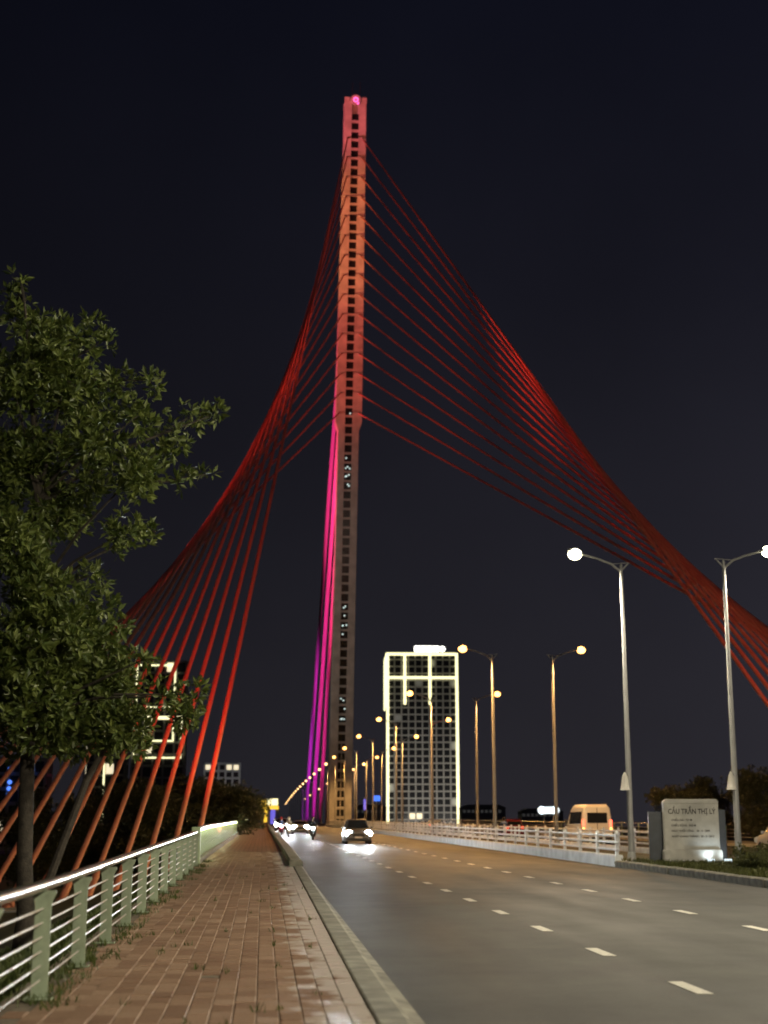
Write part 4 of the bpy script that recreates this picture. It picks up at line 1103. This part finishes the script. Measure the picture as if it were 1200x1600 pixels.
def motorbike(loc, rz, jm, bm2, label, plabel, lights='front', warm=False):
    e = empty('motorbike', loc, rz, label=label, cat='motorbike', group='motorbikes in traffic')
    for y, r_ in ((-.62, .29), (.62, .29)):
        t = MB().lathe([(r_ * .7, -.05), (r_ * .95, -.05), (r_, 0), (r_ * .95, .05), (r_ * .7, .05)], n=18, axis='X').build('wheel', M['tyre'], e, smooth=True, loc=(0, y, r_))
        MB().lathe([(.03, -.03), (r_ * .68, -.02), (r_ * .68, .02), (.03, .03)], n=12, axis='X').build('rim', M['rim'], t, smooth=True)
    MB().loft([[(-w, y, z0), (w, y, z0), (w * .8, y, z1), (-w * .8, y, z1)] for y, w, z0, z1 in ((-.42, .16, .50, .98), (-.30, .20, .30, 1.0), (-.18, .17, .26, .55), (.15, .16, .26, .50), (.28, .17, .34, .72), (.72, .14, .48, .76), (.88, .07, .60, .74))]).build('fairing', bm2, e, smooth=True, bevel=.02)
    MB().loft([[(-.13, y, z), (.13, y, z), (.11, y, z + .08), (-.11, y, z + .08)] for y, z in ((.14, .70), (.35, .74), (.72, .78))]).build('seat', M['plastic'], e, bevel=.02)
    MB().tube([(-.34, -.42, 1.06), (-.2, -.44, 1.03), (0, -.42, 1.0), (.2, -.44, 1.03), (.34, -.42, 1.06)], .018, 6).build('handlebar', M['dark_metal'], e)
    MB().tube([(0, -.62, .29), (0, -.46, .7), (0, -.42, 1.0)], .035, 6).build('fork', M['dark_metal'], e)
    for s in (-1, 1): MB().tube([(s * .24, -.43, 1.05), (s * .30, -.44, 1.2)], .008, 5).lathe([(.01, -.01), (.055, -.01), (.055, .01), (.01, .01)], (s * .31, -.44, 1.24), 10, 'Y').build('mirror', M['plastic'], e)
    MB().lathe([(.02, -.06), (.075, -.05), (.09, .0), (.07, .06)], (0, -.50, .90), 12, 'Y').build('headlight', (M['head_warm'] if warm else M['head']) if lights == 'front' else M['plate'], e, smooth=True)
    MB().b2((-.07, .84, .62), (.07, .91, .72)).build('tail_light', M['tail'], e, bevel=.015)
    MB().b2((-.09, -.78, .50), (.09, -.42, .56)).build('mudguard', bm2, e, bevel=.02)
    if lights == 'front':
        l = spot('headlight_beam', (0, 0, 0), (0, 0, -1), 3500, (.95, .97, 1), 24, 1, .05); l.parent = e; l.location = (0, -.60, .90); l.rotation_euler = Vector((0, -1, .05)).to_track_quat('-Z', 'Y').to_euler()
    pe = empty('person', loc, rz, label=plabel, cat='person', group='motorbike riders')
    bd = RID.copy(); bd.materials.clear()
    for m_ in (jm, M['trousers'], M['skin']): bd.materials.append(m_)
    for pl_ in bd.polygons:
        c = pl_.center
        pl_.material_index = 2 if (c.z > 1.46 or (c.y < -.36 and c.z > .95)) else (1 if (c.z < .93 and not (c.z > .98)) else 0)
        pl_.use_smooth = True
    link('body', bd, pe)
    hm = MB().lathe([(.02, .17), (.09, .155), (.13, .09), (.145, 0), (.135, -.06), (.12, -.09)], (0, .03, 1.66), 14)
    hm.build('helmet', bm2, pe, smooth=True)
jd = paint('dark_jacket', (.05, .055, .07), .8); jr = paint('orange_red_jacket', (.55, .12, .05), .8); jb = paint('pale_shirt', (.45, .45, .45), .85); jbl = paint('blue_shirt', (.08, .12, .28), .85)
bk = paint('black_bike_paint', (.03, .03, .035), .25); rd = paint('red_bike_paint', (.35, .03, .03), .25); wb = paint('white_bike_paint', (.6, .6, .6), .3)
mz = lambda x, y: (x, y, road_z(y) + .025)
motorbike(mz(4.05, 116), 0, jd, bk, 'black motorbike coming on left of the grey car', 'person in dark jacket riding the motorbike left of the grey car')
motorbike(mz(2.45, 134), 0, jb, wb, 'pale motorbike coming along the kerb lane', 'person in pale shirt riding the pale kerb lane motorbike', warm=True)
motorbike(mz(1.95, 150), 0, jbl, rd, 'red motorbike hugging the kerb far ahead', 'person in blue shirt riding the red motorbike at the kerb')
motorbike(mz(3.3, 178), 0, jd, rd, 'distant red motorbike between two sets of car headlights', 'person in dark jacket on the distant red motorbike')
motorbike(mz(2.0, 232), 0, jb, bk, 'farthest motorbike beside the kerb, only its headlight bright', 'person in pale shirt on the farthest kerbside motorbike')
motorbike(mz(20.4, 73), PI, jr, rd, 'red motorbike riding away just beyond the name slab', 'person in orange-red jacket riding away beyond the name slab', 'rear')
motorbike(mz(23.6, 84), PI, jd, bk, 'black motorbike riding away right of the minibus', 'person in dark jacket riding away right of the minibus', 'rear')
motorbike(mz(19.9, 118), PI, jbl, bk, 'black motorbike riding away left of the minibus', 'person in blue shirt riding away left of the minibus', 'rear')
